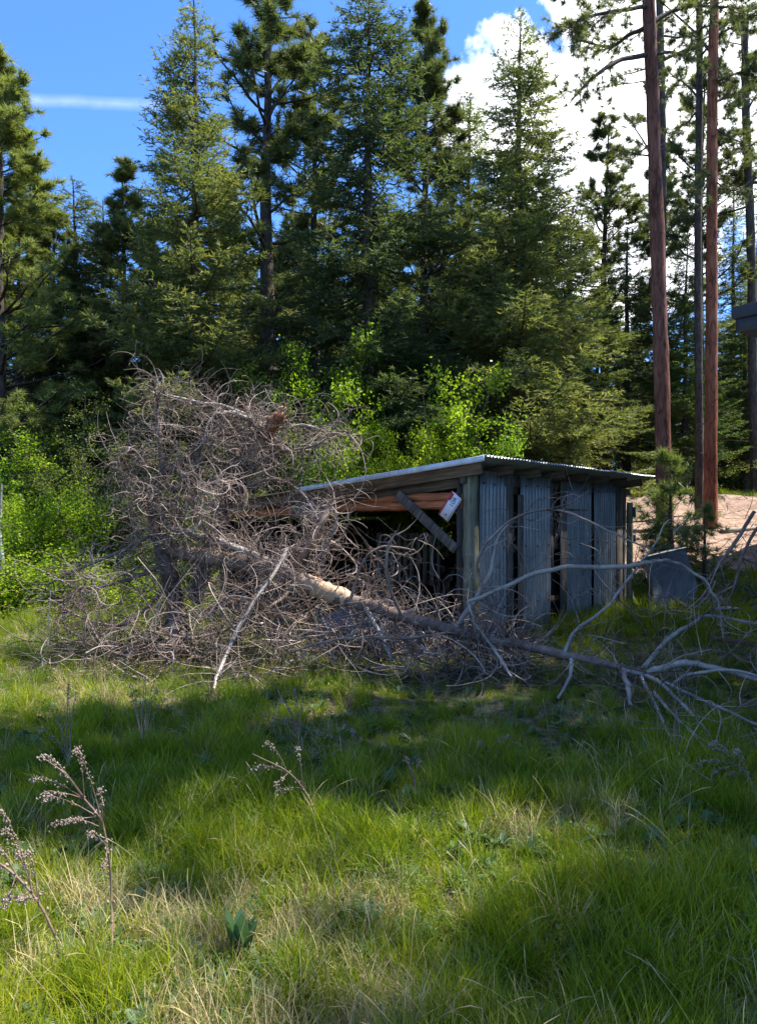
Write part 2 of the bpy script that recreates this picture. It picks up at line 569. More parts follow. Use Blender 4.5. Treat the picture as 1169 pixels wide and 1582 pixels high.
# dirt track on the right, draped over the slope
ROAD_A = lambda x: 14.6 + 0.25 * np.sin(x * 1.1) + 0.9 * sstep(5, 3.0, x)
ROAD_B = lambda x: 20.9 + 0.35 * np.sin(x * 0.8)
xs = np.linspace(3.2, 40, 130)
t = np.linspace(0, 1, 40)
X = np.repeat(xs[:, None], 40, 1)
edge = vnoise(X, X * 0, 5, 1.7) * 0.5
Y = ROAD_A(X) + edge + (ROAD_B(X) - ROAD_A(X) + 0.4 * vnoise(X, X * 0, 6, 2.0)) * t[None]
Z = gz(X, Y) + 0.012 + 0.06 * vnoise(X, Y, 8, 1.6)
i2, j2 = np.meshgrid(np.arange(129), np.arange(39), indexing='ij')
a = (i2 * 40 + j2).ravel()
dr = mesh('dirt_road', np.stack([X.ravel(), Y.ravel(), Z.ravel()], 1), np.stack([a, a + 40, a + 41, a + 1], 1), M['dirt'], True)
tag(dr, kind='structure')


# ------------------------------------------------------------------ trees: mesh builders
def tris_from(c, d, side, L, Wd):
    """single triangle needles/leaves: base centre c, direction d, side vector"""
    v = np.stack([c - side * Wd[:, None] / 2, c + side * Wd[:, None] / 2, c + d * L[:, None]], 1)
    n = len(c)
    return v.reshape(-1, 3), np.arange(n * 3).reshape(n, 3)


def unit(v):
    return v / (np.linalg.norm(v, axis=-1, keepdims=True) + 1e-9)


def fir_crown(h, r, seed, base=0.12, nb=None, dens=1.0, droop=0.25, power=0.75, gap=0.25):
    """returns (limb strands), (needle verts, tris, tone) for a spire-shaped fir"""
    g_ = np.random.default_rng(seed)
    nb = nb or int(h * 15)
    t = base + (1 - base) * (1 - (1 - g_.random(nb)) ** 0.85)
    t = np.sort(t)
    az = g_.random(nb) * 2 * np.pi
    lobes = 1 + 0.22 * np.sin(az * 2 + seed) + 0.15 * np.sin(az * 3 + t * 14 + seed)
    L = r * (1 - t) ** power * lobes * g_.uniform(0.55, 1.15, nb) + 0.12
    L *= np.where(g_.random(nb) < gap * 0.4, 0.55, 1.0)
    S = 8
    s = np.linspace(0, 1, S)
    rad = np.stack([np.cos(az), np.sin(az), 0 * az], 1)
    slope = 0.55 * t ** 2 - droop + g_.normal(0, 0.10, nb)
    bow = g_.uniform(0.0, 0.28, nb)
    bend = g_.normal(0, 0.12, nb)
    tang = np.stack([-np.sin(az), np.cos(az), 0 * az], 1)
    paths = (rad[:, None] * (L[:, None, None] * s[None, :, None]) + tang[:, None] * ((bend * L)[:, None, None] * (s ** 2)[None, :, None]))
    paths[:, :, 2] += (t * h)[:, None] + L[:, None] * (slope[:, None] * s[None] + bow[:, None] * (s ** 2)[None] - 0.1 * np.sin(s * np.pi)[None])
    rr = (0.006 + 0.012 * L)[:, None] * (1 - 0.85 * s)[None]
    # twigs
    C, Dn, TL, TN = [], [], [], []
    cnt = np.maximum(4, (L * 24 * dens).astype(int))
    bi = np.repeat(np.arange(nb), cnt)
    u = g_.random(len(bi)) ** 0.72 * 0.93 + 0.07
    fi = u * (S - 1)
    i0 = np.minimum(fi.astype(int), S - 2)
    fr = (fi - i0)[:, None]
    p = paths[bi, i0] * (1 - fr) + paths[bi, i0 + 1] * fr
    tdir = unit(paths[bi, i0 + 1] - paths[bi, i0])
    sd = np.where(g_.random(len(bi)) < 0.5, -1.0, 1.0)[:, None]
    lat = unit(np.cross(tdir, np.array([[0, 0, 1.0]])))
    ang = g_.uniform(0.5, 1.15, len(bi))[:, None]
    d = unit(tdir * np.cos(ang) + lat * sd * np.sin(ang) + np.stack([0 * u, 0 * u, g_.normal(-0.12, 0.22, len(u))], 1))
    tl = (0.13 + 0.36 * L[bi] * (1 - u) ** 0.8) * g_.uniform(0.6, 1.2, len(u))
    tl = np.minimum(tl, 0.6)
    nn_ = np.maximum(3, (tl / 0.0225).astype(int))
    ti = np.repeat(np.arange(len(u)), nn_)
    v = g_.random(len(ti))
    c = p[ti] + d[ti] * (tl[ti] * v)[:, None]
    c[:, 2] -= 0.12 * (tl[ti] * v ** 2)
    nd = unit(d[ti] * 0.8 + g_.normal(0, 0.5, (len(ti), 3)))
    side = unit(np.cross(nd, g_.normal(size=(len(ti), 3))))
    nl = g_.uniform(0.05, 0.12, len(ti))
    wd = g_.uniform(0.016, 0.029, len(ti))
    V, T = tris_from(c, nd, side, nl, wd)
    tone = np.clip(0.25 + 0.55 * (v - 0.4) * (u[ti] > 0.5) + g_.normal(0, 0.2, len(ti)) + 0.25 * (vnoise(bi[ti] * 3.7, bi[ti] * 1.3, seed, 1.0) - 0.5), 0, 1)
    return paths, rr, V, T, np.repeat(tone, 3)


def pine_crown(h, r, seed, base=0.35, nb=70, ntuft=1500, needle=0.17, up=0.35, shape='oval', nper=24, irregular=0.35):
    """ponderosa-like: upswept crooked limbs with bottle-brush tufts"""
    g_ = np.random.default_rng(seed)
    t = np.sort(base + (1 - base) * g_.random(nb) ** 0.9)
    q = (t - base) / (1 - base)
    if shape == 'oval':
        prof = np.sqrt(np.clip(1 - (q * 1.25 - 0.3) ** 2, 0.02, 1)) * (1 - 0.35 * q)
    else:
        prof = (1 - q) ** 0.7 * 0.95 + 0.08
    az = g_.random(nb) * 2 * np.pi
    L = r * prof * g_.uniform(1 - irregular * 1.4, 1 + irregular * 0.4, nb)
    S = 9
    s = np.linspace(0, 1, S)
    d0 = np.stack([np.cos(az), np.sin(az), g_.normal(-0.05 + up * 0.5 + 0.5 * q, 0.18, nb)], 1)
    paths = np.zeros((nb, S, 3))
    paths[:, 0, 2] = t * h
    d = unit(d0)
    for i in range(1, S):
        d = unit(d + g_.normal(0, 0.16, d.shape) + np.array([0, 0, up * 0.12]))
        paths[:, i] = paths[:, i - 1] + d * (L / (S - 1))[:, None]
    rr = (0.008 + 0.016 * L)[:, None] * (1 - 0.8 * s)[None]
    # secondary limbs
    n2_ = int(nb * 5.5)
    bi = g_.integers(0, nb, n2_)
    u = g_.uniform(0.25, 0.98, n2_)
    fi = u * (S - 1)
    i0 = np.minimum(fi.astype(int), S - 2)
    fr = (fi - i0)[:, None]
    p = paths[bi, i0] * (1 - fr) + paths[bi, i0 + 1] * fr
    td = unit(paths[bi, i0 + 1] - paths[bi, i0])
    d = unit(td + unit(g_.normal(size=(n2_, 3))) * 0.9 + np.array([0, 0, 0.15]))
    l2 = (0.2 + 0.33 * L[bi] * (1 - u * 0.6)) * g_.uniform(0.5, 1.1, n2_)
    p2 = np.zeros((n2_, S, 3))
    p2[:, 0] = p
    for i in range(1, S):
        d = unit(d + g_.normal(0, 0.13, d.shape) + np.array([0, 0, 0.05]))
        p2[:, i] = p2[:, i - 1] + d * (l2 / (S - 1))[:, None]
    r2 = (0.004 + 0.008 * l2)[:, None] * (1 - 0.7 * s)[None]
    # tufts along and at the tips of the secondary limbs
    k = g_.integers(0, n2_, ntuft)
    uu = g_.random(ntuft) ** 0.45
    k[:n2_] = np.arange(n2_)[:ntuft]; uu[:n2_] = 1.0
    fi = uu * (S - 1)
    i0 = np.minimum(fi.astype(int), S - 2)
    fr = (fi - i0)[:, None]
    tp = p2[k, i0] * (1 - fr) + p2[k, i0 + 1] * fr + g_.normal(0, 0.03, (ntuft, 3))
    tdn = unit(p2[k, i0 + 1] - p2[k, i0])
    ti = np.repeat(np.arange(ntuft), nper)
    rd = unit(g_.normal(size=(len(ti), 3)))
    nd = unit(rd + tdn[ti] * 0.75)
    c = tp[ti] - tdn[ti] * (g_.random(len(ti)) * 0.09)[:, None]
    side = unit(np.cross(nd, g_.normal(size=(len(ti), 3))))
    V, T = tris_from(c, nd, side, needle * g_.uniform(0.7, 1.15, len(ti)), g_.uniform(0.012, 0.021, len(ti)))
    tone = np.clip(0.15 + 0.35 * g_.random(ntuft)[ti] + g_.normal(0, 0.12, len(ti)), 0, 1)
    return np.concatenate([paths, p2]), np.concatenate([rr, r2]), V, T, np.repeat(tone, 3)


def trunk_mesh(name, h, r0, r1, mt, seed, lean=(0, 0), k=12, S=26, flare=0.35, parent=None, wob=0.02):
    g_ = np.random.default_rng(seed)
    s = np.linspace(0, 1, S)
    wx = np.cumsum(g_.normal(0, wob, S)) * 0.5
    wy = np.cumsum(g_.normal(0, wob, S)) * 0.5
    wx -= wx[0]; wy -= wy[0]
    pts = np.stack([lean[0] * s + wx * s, lean[1] * s + wy * s, s * (h + 0.5) - 0.5], 1)
    rad = (r0 * (1 - s) + r1 * s) * (1 + flare * np.exp(-(s * (h + 0.5)) / 0.45))
    rr = rad
    V, Q = strands(pts[None], rr[None], k)
    ph = np.tile(np.arange(k), S)
    V[:, :2] += (V[:, :2] - np.repeat(pts[:, :2], k, 0)) * (0.05 * np.sin(ph * 2.3 + seed)[:, None] + g_.normal(0, 0.03, (len(V), 1)))
    return mesh(name, V, Q, mt, True, parent=parent)


def make_tree(name, h, trunk_r, crown, trunk_mat, leaf, seed, limb_mat=None, lean=(0, 0), dead=0, dead_z=(0.05, 0.3), wob=0.02):
    """Empty > trunk, limbs, crown (+ dead lower branches as part of limbs)"""
    root = empty(name)
    trunk_mesh('trunk', h, trunk_r, 0.012, trunk_mat, seed, lean, parent=root, wob=wob)
    paths, rr, V, T, tone = crown
    mb = MB()
    vv, qq = strands(paths, rr, 3)
    mb.add(vv, qq)
    if dead:
        g_ = np.random.default_rng(seed + 99)
        z = h * g_.uniform(dead_z[0], dead_z[1], dead)
        az = g_.random(dead) * 2 * np.pi
        st = np.stack([0.02 * np.cos(az), 0.02 * np.sin(az), z], 1)
        dd = np.stack([np.cos(az), np.sin(az), g_.normal(-0.12, 0.22, dead)], 1)
        pp = curly(st, dd, g_.uniform(0.4, 1.7, dead), g_.uniform(0, 0.9, dead), S=7, jit=0.5)
        v2, q2 = strands(pp, (0.011 * np.ones((dead, 1))) * np.linspace(1, 0.25, 7)[None], 3)
        mb.add(v2, q2)
    tag(mb.build('branches', limb_mat or M['bark_dark'], root), kind='stuff')
    mesh('crown', V, T, leaf, parent=root, attr=tone)
    return root


def copy_tree(src, mats=None):
    c = src.copy(); COL.objects.link(c)
    for ch in src.children:
        d = ch.copy(); COL.objects.link(d); d.parent = c
        if mats and ch.name.split('.')[0] in mats:
            d.material_slots[0].link = 'OBJECT'
            d.material_slots[0].material = mats[ch.name.split('.')[0]]
    return c


print('building trees')
PROTO = {}
FH = 12.0
PROTO['firA'] = make_tree('fir_tree', FH, 0.17, fir_crown(FH, 2.5, 11, 0.08, nb=430), M['bark_dark'], M['fir'], 11, dead=30)
PROTO['firB'] = make_tree('fir_tree', FH, 0.16, fir_crown(FH, 2.15, 12, 0.2, nb=380, droop=0.35, power=0.6), M['bark_dark'], M['fir_blue'], 12, dead=70, dead_z=(0.06, 0.3))
PROTO['firC'] = make_tree('fir_tree', FH, 0.15, fir_crown(FH, 2.0, 13, 0.12, nb=340, droop=0.12, power=0.65, gap=0.5), M['bark_dark'], M['fir'], 13, dead=50)
PROTO['firD'] = make_tree('fir_tree', FH, 0.13, fir_crown(FH, 1.6, 14, 0.14, nb=270, droop=0.3), M['bark_dark'], M['fir_blue'], 14, dead=50)
PROTO['pineA'] = make_tree('pine_tree', FH, 0.17, pine_crown(FH, 2.4, 21, 0.14, 125, 3600, shape='cone'), M['bark_dark'], M['pine'], 21, dead=40)
PROTO['pineB'] = make_tree('pine_tree', FH, 0.16, pine_crown(FH, 1.9, 22, 0.3, 75, 1800, shape='oval', irregular=0.6), M['bark_dark'], M['pine'], 22, dead=50)
PROTO['pineC'] = make_tree('pine_tree', FH, 0.15, pine_crown(FH, 1.6, 23, 0.12, 110, 2900, shape='cone', up=0.45), M['bark_dark'], M['pine'], 23, dead=30)
used = set()
G_ROW = 'tall conifers in the front row behind the shed'


def place(kind, px, top, D, label, group=None, cat='tree', wx=1.0, leaf=None, rz=None, name=None, x=None, trunk=None, hz=None, tilt=None):
    """stand a tree at pixel column px and distance D with its tip at pixel row top"""
    if group == G_ROW and D < 21: D = D * 1.16
    X_ = (px - 584.5) / 1150 * D if x is None else x
    g0 = float(gz(X_, D))
    h = (EYE + (800 - top) / 1150 * D - g0) if hz is None else hz
    src = PROTO[kind]
    mm = {}
    if leaf: mm['crown'] = M[leaf]
    if trunk: mm['trunk'] = M[trunk]
    if kind not in used and not mm:
        o = src; used.add(kind)
    else:
        o = copy_tree(src, mm)
        if name: o.name = name
    s = h / FH
    o.location = (X_, D, g0)
    o.scale = (s * wx, s * wx, s)
    o.rotation_euler = (tilt[0] if tilt else 0, tilt[1] if tilt else 0, rng.random() * 6.28 if rz is None else rz)
    tag(o, label, cat, group)
    return o


G_ROW = 'tall conifers in the front row behind the shed'
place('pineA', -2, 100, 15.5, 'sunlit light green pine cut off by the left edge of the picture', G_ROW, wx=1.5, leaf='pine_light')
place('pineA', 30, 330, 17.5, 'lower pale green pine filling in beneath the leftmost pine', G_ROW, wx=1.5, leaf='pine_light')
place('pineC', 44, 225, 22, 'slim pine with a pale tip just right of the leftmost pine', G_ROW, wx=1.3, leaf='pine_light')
place('firC', 118, 278, 20, 'dark green conifer left of the big fir, its straight thin trunk showing', G_ROW, wx=1.5, leaf='pine')
place('pineC', 192, 256, 22, 'grey green conifer just left of the big sunlit fir', G_ROW, wx=1.6)
place('pineA', 84, 330, 19, 'grey green bushy pine low between the slim pine and the dark conifer', G_ROW, wx=1.25)
place('firA', 158, 310, 19.5, 'dense dark fir between the dark conifer and the grey green one', G_ROW, wx=1.3)
place('pineA', 238, 345, 20.0, 'short grey green pine touching the left side of the big sunlit fir', G_ROW, wx=1.3)
place('firA', 300, -6, 16, 'big full fir with sunlit layered boughs, leftmost of the tallest trees', G_ROW, wx=1.15, rz=0.4)
place('pineB', 412, -75, 19, 'open crooked pine right of the big sunlit fir with sky showing through', G_ROW, wx=1.5)
place('pineB', 486, 60, 20.5, 'dark thick trunked pine between the open pine and the tall dark fir', G_ROW, wx=1.2)
place('firB', 568, -22, 15.8, 'tallest dark fir in the middle, its bare lower trunk above the shed', G_ROW, wx=1.35)
place('pineA', 655, 28, 18.5, 'round topped pine just right of the tallest dark fir', G_ROW, wx=1.15, leaf='pine')
place('firC', 722, 150, 20, 'half hidden fir between the round topped pine and the ragged fir', G_ROW, wx=1.4)
place('firA', 803, 22, 16.5, 'ragged dark fir with a pointed tip against the white cloud', G_ROW, wx=1.25, rz=2.9, leaf='fir')
place('pineB', 933, 198, 26, 'thin open pine standing alone before the white cloud', G_ROW, wx=1.3)
place('firB', 880, 330, 19, 'drooping fir right of the ragged fir behind the shed roof', G_ROW, wx=1.6, leaf='fir')
place('firD', 968, 350, 24, 'dark fir filling the gap left of the first tall red trunk', G_ROW, wx=1.8)
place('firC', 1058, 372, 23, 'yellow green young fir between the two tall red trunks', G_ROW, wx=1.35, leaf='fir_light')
place('pineB', 1080, 120, 24, 'leafy pine behind and between the two tall red trunks', G_ROW, wx=1.25)
place('pineA', 1018, 215, 27, 'grey green pine just behind the first tall red trunk', G_ROW, wx=0.9)
place('firD', 1132, 288, 29, 'thin pointed fir against blue sky at the right edge', G_ROW, wx=1.25)
place('firD', 1168, 330, 32, 'second thin fir at the right edge behind the dark eave', G_ROW, wx=1.3)
place('firB', 1150, 470, 26, 'low drooping fir under the dark eave at the right edge', G_ROW, wx=1.7, leaf='fir')

# the stand further back
bgk = ['firA', 'firB', 'firC', 'firD', 'pineA', 'pineB', 'pineC']
spots = []
for i in range(78):
    D = random.uniform(26, 52)
    X_ = (i + random.random()) / 78 * 2 - 1
    X_ *= D * 0.72
    h = random.uniform(8, 13)
    px = 584.5 + X_ / D * 1150
    if px > 850: h = random.uniform(6, 9) 
    if px < 260: h = min(h, random.uniform(6, 8.5))
    kb = random.choice(bgk)
    place(kb, 0, 0, D, 'shaded %s in the dense distant stand, %s' % ('fir' if kb[0] == 'f' else 'pine', 'behind the shrubs and leftmost trees' if X_ < -.2 * D else ('beyond the dirt track at the right' if X_ > .2 * D else 'behind the shed')), 'conifers of the dense stand in the distance', x=X_, hz=h, wx=random.uniform(1.25, 1.75))
# forest beyond, reads as a mass: low-cost real crowns too, placed in a band
for i in range(46):
    D = random.uniform(52, 85)
    X_ = ((i + random.random()) / 46 * 2 - 1) * D * 0.8
    h = random.uniform(9, 13) * (0.72 if X_ > 0.22 * D else 1) * (0.7 if X_ < -0.25 * D else 1)
    kb = random.choice(bgk)
    place(kb, 0, 0, D, 'shaded %s in the dense distant stand, %s' % ('fir' if kb[0] == 'f' else 'pine', 'behind the shrubs and leftmost trees' if X_ < -.2 * D else ('beyond the dirt track at the right' if X_ > .2 * D else 'behind the shed')), 'conifers of the dense stand in the distance', x=X_, hz=h, wx=random.uniform(1.5, 2.1))

# ------------------------------------------------------------------ the tall red-barked pines
def tall_pine(px0, px1, D, r0, r1, h, mt, label, seed, arms, base=0.55, crown_r=2.6, ntuft=900, nb=34):
    x0 = (px0 - 584.5) / 1150 * D
    g0 = float(gz(x0, D))
    root = empty('tall_pine_tree', (x0, D, g0))
    # lean so that the trunk passes pixel px1 at the top of the frame
    ztop = EYE + 800 / 1150 * D - g0
    dx = (px1 - px0) / 1150 * D
    lean = (dx * h / ztop, 0.0)
    k = 16
    S = 60
    s = np.linspace(0, 1, S)
    g_ = np.random.default_rng(seed)
    pts = np.stack([lean[0] * s + 0.05 * np.sin(s * 9 + seed) * s, 0 * s, s * (h + .5) - .5], 1)
    rad = (r0 * (1 - s) + r1 * s) * (1 + 0.25 * np.exp(-s * h / 0.5))
    V, Q = strands(pts[None], rad[None], k)
    V += g_.normal(0, 0.008, V.shape)
    mesh('trunk', V, Q, mt, True, parent=root)
    # upper crown plus the arms seen in the photograph
    paths, rr, V, T, tone = pine_crown(h, crown_r, seed, base, nb, ntuft, needle=0.19, irregular=0.6, up=0.1, shape='oval')
    sh = (paths[:, :1, 2] / h)
    off = lean[0] * np.clip(paths[:, :, 2] / h, 0, 1)
    paths[:, :, 0] += off
    V[:, 0] += lean[0] * np.clip(V[:, 2] / h, 0, 1)
    mb = MB()
    vv, qq = strands(paths, rr, 4)
    mb.add(vv, qq)
    mtw = mb
    Vs, Ts, To, n0 = [V], [T], [tone], len(V)
    for arm in arms:
        ap = [(*(np.array(P3(a_[0], a_[1], D + a_[2])) - np.array([x0, D, g0])), a_[3]) for a_ in arm['pts']]
        mb = MB(); Qa = limb(mb, ap, 6, 22, 0.012); mb.build('limb', M['bark_dark'], root, True)
        # twigs off the outer part
        nt = arm['n']
        idx = g_.integers(int(22 * arm.get('from', 0.35)), 22, nt)
        st = Qa[idx, :3]
        td = unit(Qa[np.minimum(idx + 1, 21), :3] - Qa[np.maximum(idx - 1, 0), :3])
        dd = unit(td * 0.7 + g_.normal(0, 0.7, (nt, 3)) + np.array([0, 0, arm.get('hang', -0.15)]))
        tw = curly(st, dd, g_.uniform(0.25, arm.get('tl', 0.8), nt), g_.uniform(0.2, 1.2, nt), S=8, jit=0.6)
        v3, q3 = strands(tw, 0.009 * np.ones((nt, 1)) * np.linspace(1, 0.4, 8)[None], 3)
        mtw.add(v3, q3)
        ntf = nt * arm.get('tuft', 3)
        kk = g_.integers(0, nt, ntf)
        jj_ = np.minimum((g_.random(ntf) ** 0.5 * 8).astype(int), 7)
        tp = tw[kk, jj_]
        tdn = unit(tw[kk, 7] - tw[kk, 5])
        ti = np.repeat(np.arange(ntf), 24)
        nd = unit(unit(g_.normal(size=(len(ti), 3))) + tdn[ti] * 0.7)
        side = unit(np.cross(nd, g_.normal(size=(len(ti), 3))))
        v4, t4 = tris_from(tp[ti], nd, side, 0.17 * g_.uniform(0.7, 1.1, len(ti)), g_.uniform(0.009, 0.016, len(ti)))
        Vs.append(v4); Ts.append(t4 + n0); n0 += len(v4)
        To.append(np.repeat(np.clip(g_.normal(0.3, 0.15, len(ti)), 0, 1), 3))
    for _ in range(9):
        zz = g_.uniform(1.5, 9.5); a_z = g_.uniform(0, 6.28); sx = lean[0] * zz / h; rr_ = r0 * (1 - zz / h) + r1 * zz / h
        d_ = np.array([math.cos(a_z), math.sin(a_z), g_.uniform(-.2, .4)])
        p_ = np.array([sx, 0, zz]) + d_ * rr_ * .8
        mb = MB(); limb(mb, [(*p_, .018), (*(p_ + d_ * g_.uniform(.06, .22)), .007)], 5, 5); mb.build('branch_stub', M['dead_bark'], root)
    tag(mtw.build('branches', M['bark_dark'], root, True), kind='stuff')
    mesh('crown', np.concatenate(Vs), np.concatenate(Ts), M['pine'], parent=root, attr=np.concatenate(To))
    tag(root, label, 'tree', 'tall red barked pines at the right')
    return root


tall_pine(1030, 1004, 15.6, 0.17, 0.08, 24, M['bark_red_dark'],
          'tall bare pine trunk of dark red bark, thicker and left of the pair', 31, [
    dict(pts=[(1004, 82, 0, .06), (960, 92, -.3, .05), (930, 108, -.6, .04), (905, 130, -.8, .03), (880, 158, -1, .012)], n=26, tuft=3, hang=-.3),
    dict(pts=[(1004, 38, 0, .05), (968, 55, .2, .04), (940, 72, .4, .03), (890, 60, .6, .015)], n=34, tuft=4),
    dict(pts=[(1004, 8, 0, .05), (960, 15, -.3, .04), (910, 25, -.5, .03), (880, 40, -.7, .015)], n=40, tuft=5),
    dict(pts=[(1006, 35, 0, .06), (1035, 18, .2, .05), (1070, 8, .3, .04), (1140, 12, .4, .02)], n=30, tuft=4, hang=-.4),
    dict(pts=[(1008, 84, 0, .035), (1035, 80, .2, .03), (1070, 90, .3, .015)], n=16, tuft=3, hang=-.5),
    dict(pts=[(1004, 240, 0, .02), (985, 238, .3, .015), (960, 232, .6, .008)], n=8, tuft=3),
], base=0.78, crown_r=2.6, ntuft=800, nb=28)
tall_pine(1096, 1103, 18.5, 0.16, 0.08, 21, M['bark_red'],
          'tall straight pine trunk of bright rusty red bark, nearest the dark eave', 32, [
    dict(pts=[(1103, 50, 0, .05), (1130, 30, .3, .04), (1169, 12, .5, .02)], n=40, tuft=5, **{'from': .2}),
    dict(pts=[(1102, 130, 0, .04), (1130, 115, -.3, .03), (1169, 105, -.5, .015)], n=40, tuft=5, **{'from': .2}),
    dict(pts=[(1100, 160, 0, .04), (1130, 145, .3, .03), (1165, 138, .6, .015)], n=36, tuft=4, **{'from': .2}),
    dict(pts=[(1100, 195, 0, .03), (1125, 210, .3, .02), (1150, 222, .6, .01)], n=26, tuft=4, **{'from': .2}),
    dict(pts=[(1099, 275, 0, .02), (1125, 292, -.3, .015), (1160, 290, -.5, .008)], n=14, tuft=2, **{'from': .3}),
    dict(pts=[(1104, 90, 0, .04), (1080, 60, .3, .03), (1050, 50, .5, .015)], n=30, tuft=5, **{'from': .2}),
    dict(pts=[(1098, 270, -.1, .02), (1092, 268, -.5, .015), (1085, 285, -.8, .01)], n=12, tuft=5, **{'from': .2}),
], base=0.62, ntuft=900, nb=30)
tall_pine(1080, 1078, 19.6, 0.11, 0.07, 17, M['bark_dark'],
          'thinner dark pine trunk standing just behind the rusty red one', 33, [
    dict(pts=[(1078, 150, 0, .03), (1060, 130, .3, .025), (1040, 118, .6, .01)], n=24, tuft=4),
], base=0.62, ntuft=600, nb=26)
tall_pine(1024, 1020, 23, 0.14, 0.10, 18, M['bark_dark'],
          'slim dark pine trunk just behind and right of the thick dark red trunk', 34, [
    dict(pts=[(1021, 370, 0, .03), (1045, 345, .3, .02), (1060, 330, .6, .01)], n=14, tuft=3),
], base=0.55, ntuft=700, nb=30)
tall_pine(1168, 1150, 23, 0.16, 0.10, 15, M['bark_dark'],
          'leaning grey trunk at the right edge under the dark eave', 35, [], base=0.6, ntuft=500, nb=22)

# unseen conifers added beside the house, placed to throw shade on shed and lawn
for (x_, y_, kind, h_, w_, lb) in ((7.6, 12.1, 'firB', 13.5, 0.5, 'narrow fir close to the house eave, added outside the picture on the right for shade'),
                                   (7.3, 10.5, 'firC', 15.5, 0.66, 'fir second nearest the house eave, added outside the picture on the right for shade'),
                                   (7.3, 8.8, 'firB', 14, 0.85, 'fir in the middle of the row before the house, added outside the picture on the right for shade'),
                                   (8.2, 7.4, 'pineA', 22, 0.72, 'tallest pine before the house, added outside the picture on the right for shade'),
                                   (6.9, 5.95, 'firA', 15.0, 0.85, 'broad fir left of the tallest pine, added outside the picture on the right for shade'),
                                   (6.9, 3.6, 'firA', 14.0, 0.85, 'tall fir nearest the viewer, added outside the picture on the right for shade'),
                                   (6.2, 4.6, 'firA', 9.8, 0.95, 'short fir nearest the viewer, added outside the picture on the right for shade')):
    place(kind, 0, 0, y_, lb, 'unseen shade conifers beside the house', x=x_, hz=h_, wx=w_)


tall_pine(584.5 + 8.6 / 6.4 * 1150, 584.5 + 8.6 / 6.4 * 1150, 6.4, 0.16, 0.10, 24, M['bark_red'],
          'tall bare trunked pine added outside the picture on the right for shade', 36, [], base=0.70, crown_r=2.5, ntuft=1300, nb=40)  # unseen pine added with a high crown to shade the grass


# ------------------------------------------------------------------ broadleaf bushes
def bush(name, w, h, seed, nleaf, leaf, size=(0.05, 0.09), stems=14, lobes=9, mt='bark_dark', clump=0.16):
    g_ = np.random.default_rng(seed)
    root = empty(name)
    ns = stems * 12
    az = g_.random(stems) * 6.28
    lean = g_.uniform(0.05, 0.9, stems)
    st = np.stack([0.15 * w * np.cos(az) * g_.random(stems), 0.15 * w * np.sin(az) * g_.random(stems), 0 * az - 0.05], 1)
    dd = np.stack([np.cos(az) * lean * w / h, np.sin(az) * lean * w / h, np.ones(stems)], 1)
    Ls = h * g_.uniform(0.65, 1.05, stems)
    p1 = curly(st, dd, Ls, g_.uniform(0.1, 0.7, stems), S=9, jit=0.7)
    k = g_.integers(0, stems, ns)
    j = g_.integers(2, 9, ns)
    p2 = curly(p1[k, j], unit(g_.normal(size=(ns, 3)) + np.array([0, 0, 0.35])), g_.uniform(0.12, 0.36, ns) * w, g_.uniform(0.1, 0.9, ns), S=7, jit=0.7)
    mb = MB()
    v, q = strands(p1, (0.008 + 0.006 * h) * np.ones((stems, 1)) * np.linspace(1, 0.3, 9)[None], 4); mb.add(v, q)
    v, q = strands(p2, 0.005 * np.ones((ns, 1)) * np.linspace(1, 0.4, 7)[None], 3); mb.add(v, q)
    tag(mb.build('stems', M[mt], root), kind='stuff')
    # leaf clusters around the twig ends
    kk = g_.integers(0, ns, nleaf)
    jj_ = np.minimum((g_.random(nleaf) ** 0.6 * 7).astype(int), 6)
    c = p2[kk, jj_] + g_.normal(0, clump * 0.5, (nleaf, 3)) * np.array([1, 1, 0.6])
    d = unit(g_.normal(size=(nleaf, 3)) * np.array([1, 1, 0.5]))
    nrm = unit(g_.normal(size=(nleaf, 3)) * 0.6 + np.array([0, 0, 1.0]))
    side = unit(np.cross(d, nrm))
    L = g_.uniform(*size, nleaf)[:, None]
    Wd = L * g_.uniform(0.45, 0.7, nleaf)[:, None]
    V = np.stack([c, c + d * L * 0.5 + side * Wd / 2, c + d * L, c + d * L * 0.5 - side * Wd / 2], 1).reshape(-1, 3)
    tone = np.repeat(np.clip(g_.normal(0.35, 0.2, nleaf) + 0.4 * (g_.random(ns)[kk] - 0.5), 0, 1), 4)
    keep = V.reshape(-1, 4, 3)[:, :, 2].min(1) > 0.0
    mesh('leaves', V, np.arange(nleaf * 4).reshape(nleaf, 4)[keep], M[leaf], parent=root, attr=tone)
    return root


print('bushes')
BP = {'tall': bush('leafy_sapling', 1.5, 3.2, 51, 9000, 'leaf', stems=7, clump=0.26),
      'wide': bush('green_shrub', 1.9, 1.5, 52, 12000, 'leaf', stems=18, size=(0.04, 0.075)),
      'olive': bush('olive_shrub', 1.8, 2.6, 53, 14000, 'leaf_olive', stems=16, size=(0.03, 0.055)),
      'low': bush('green_shrub', 1.6, 0.9, 54, 11000, 'leaf', stems=24, size=(0.035, 0.06))}
bused = set()


def put_bush(kind, px, py, D, s, label, cat='bush', group=None, sz=None, leaf=None):
    """py: pixel row of the bush's top"""
    X_ = (px - 584.5) / 1150 * D
    g0 = float(gz(X_, D))
    H0 = {'tall': 3.3, 'wide': 1.7, 'olive': 2.8, 'low': 1.1}[kind]
    hh = EYE + (800 - py) / 1150 * D - g0
    if kind in bused or leaf:
        o = copy_tree(BP[kind], {'leaves': M[leaf]} if leaf else None)
    else:
        o = BP[kind]; bused.add(kind)
    o.location = (X_, D, g0)
    o.scale = (s, s, max(0.3, hh / H0))
    o.rotation_euler = (0, 0, rng.random() * 6.28)
    tag(o, label, cat, group)
    return o


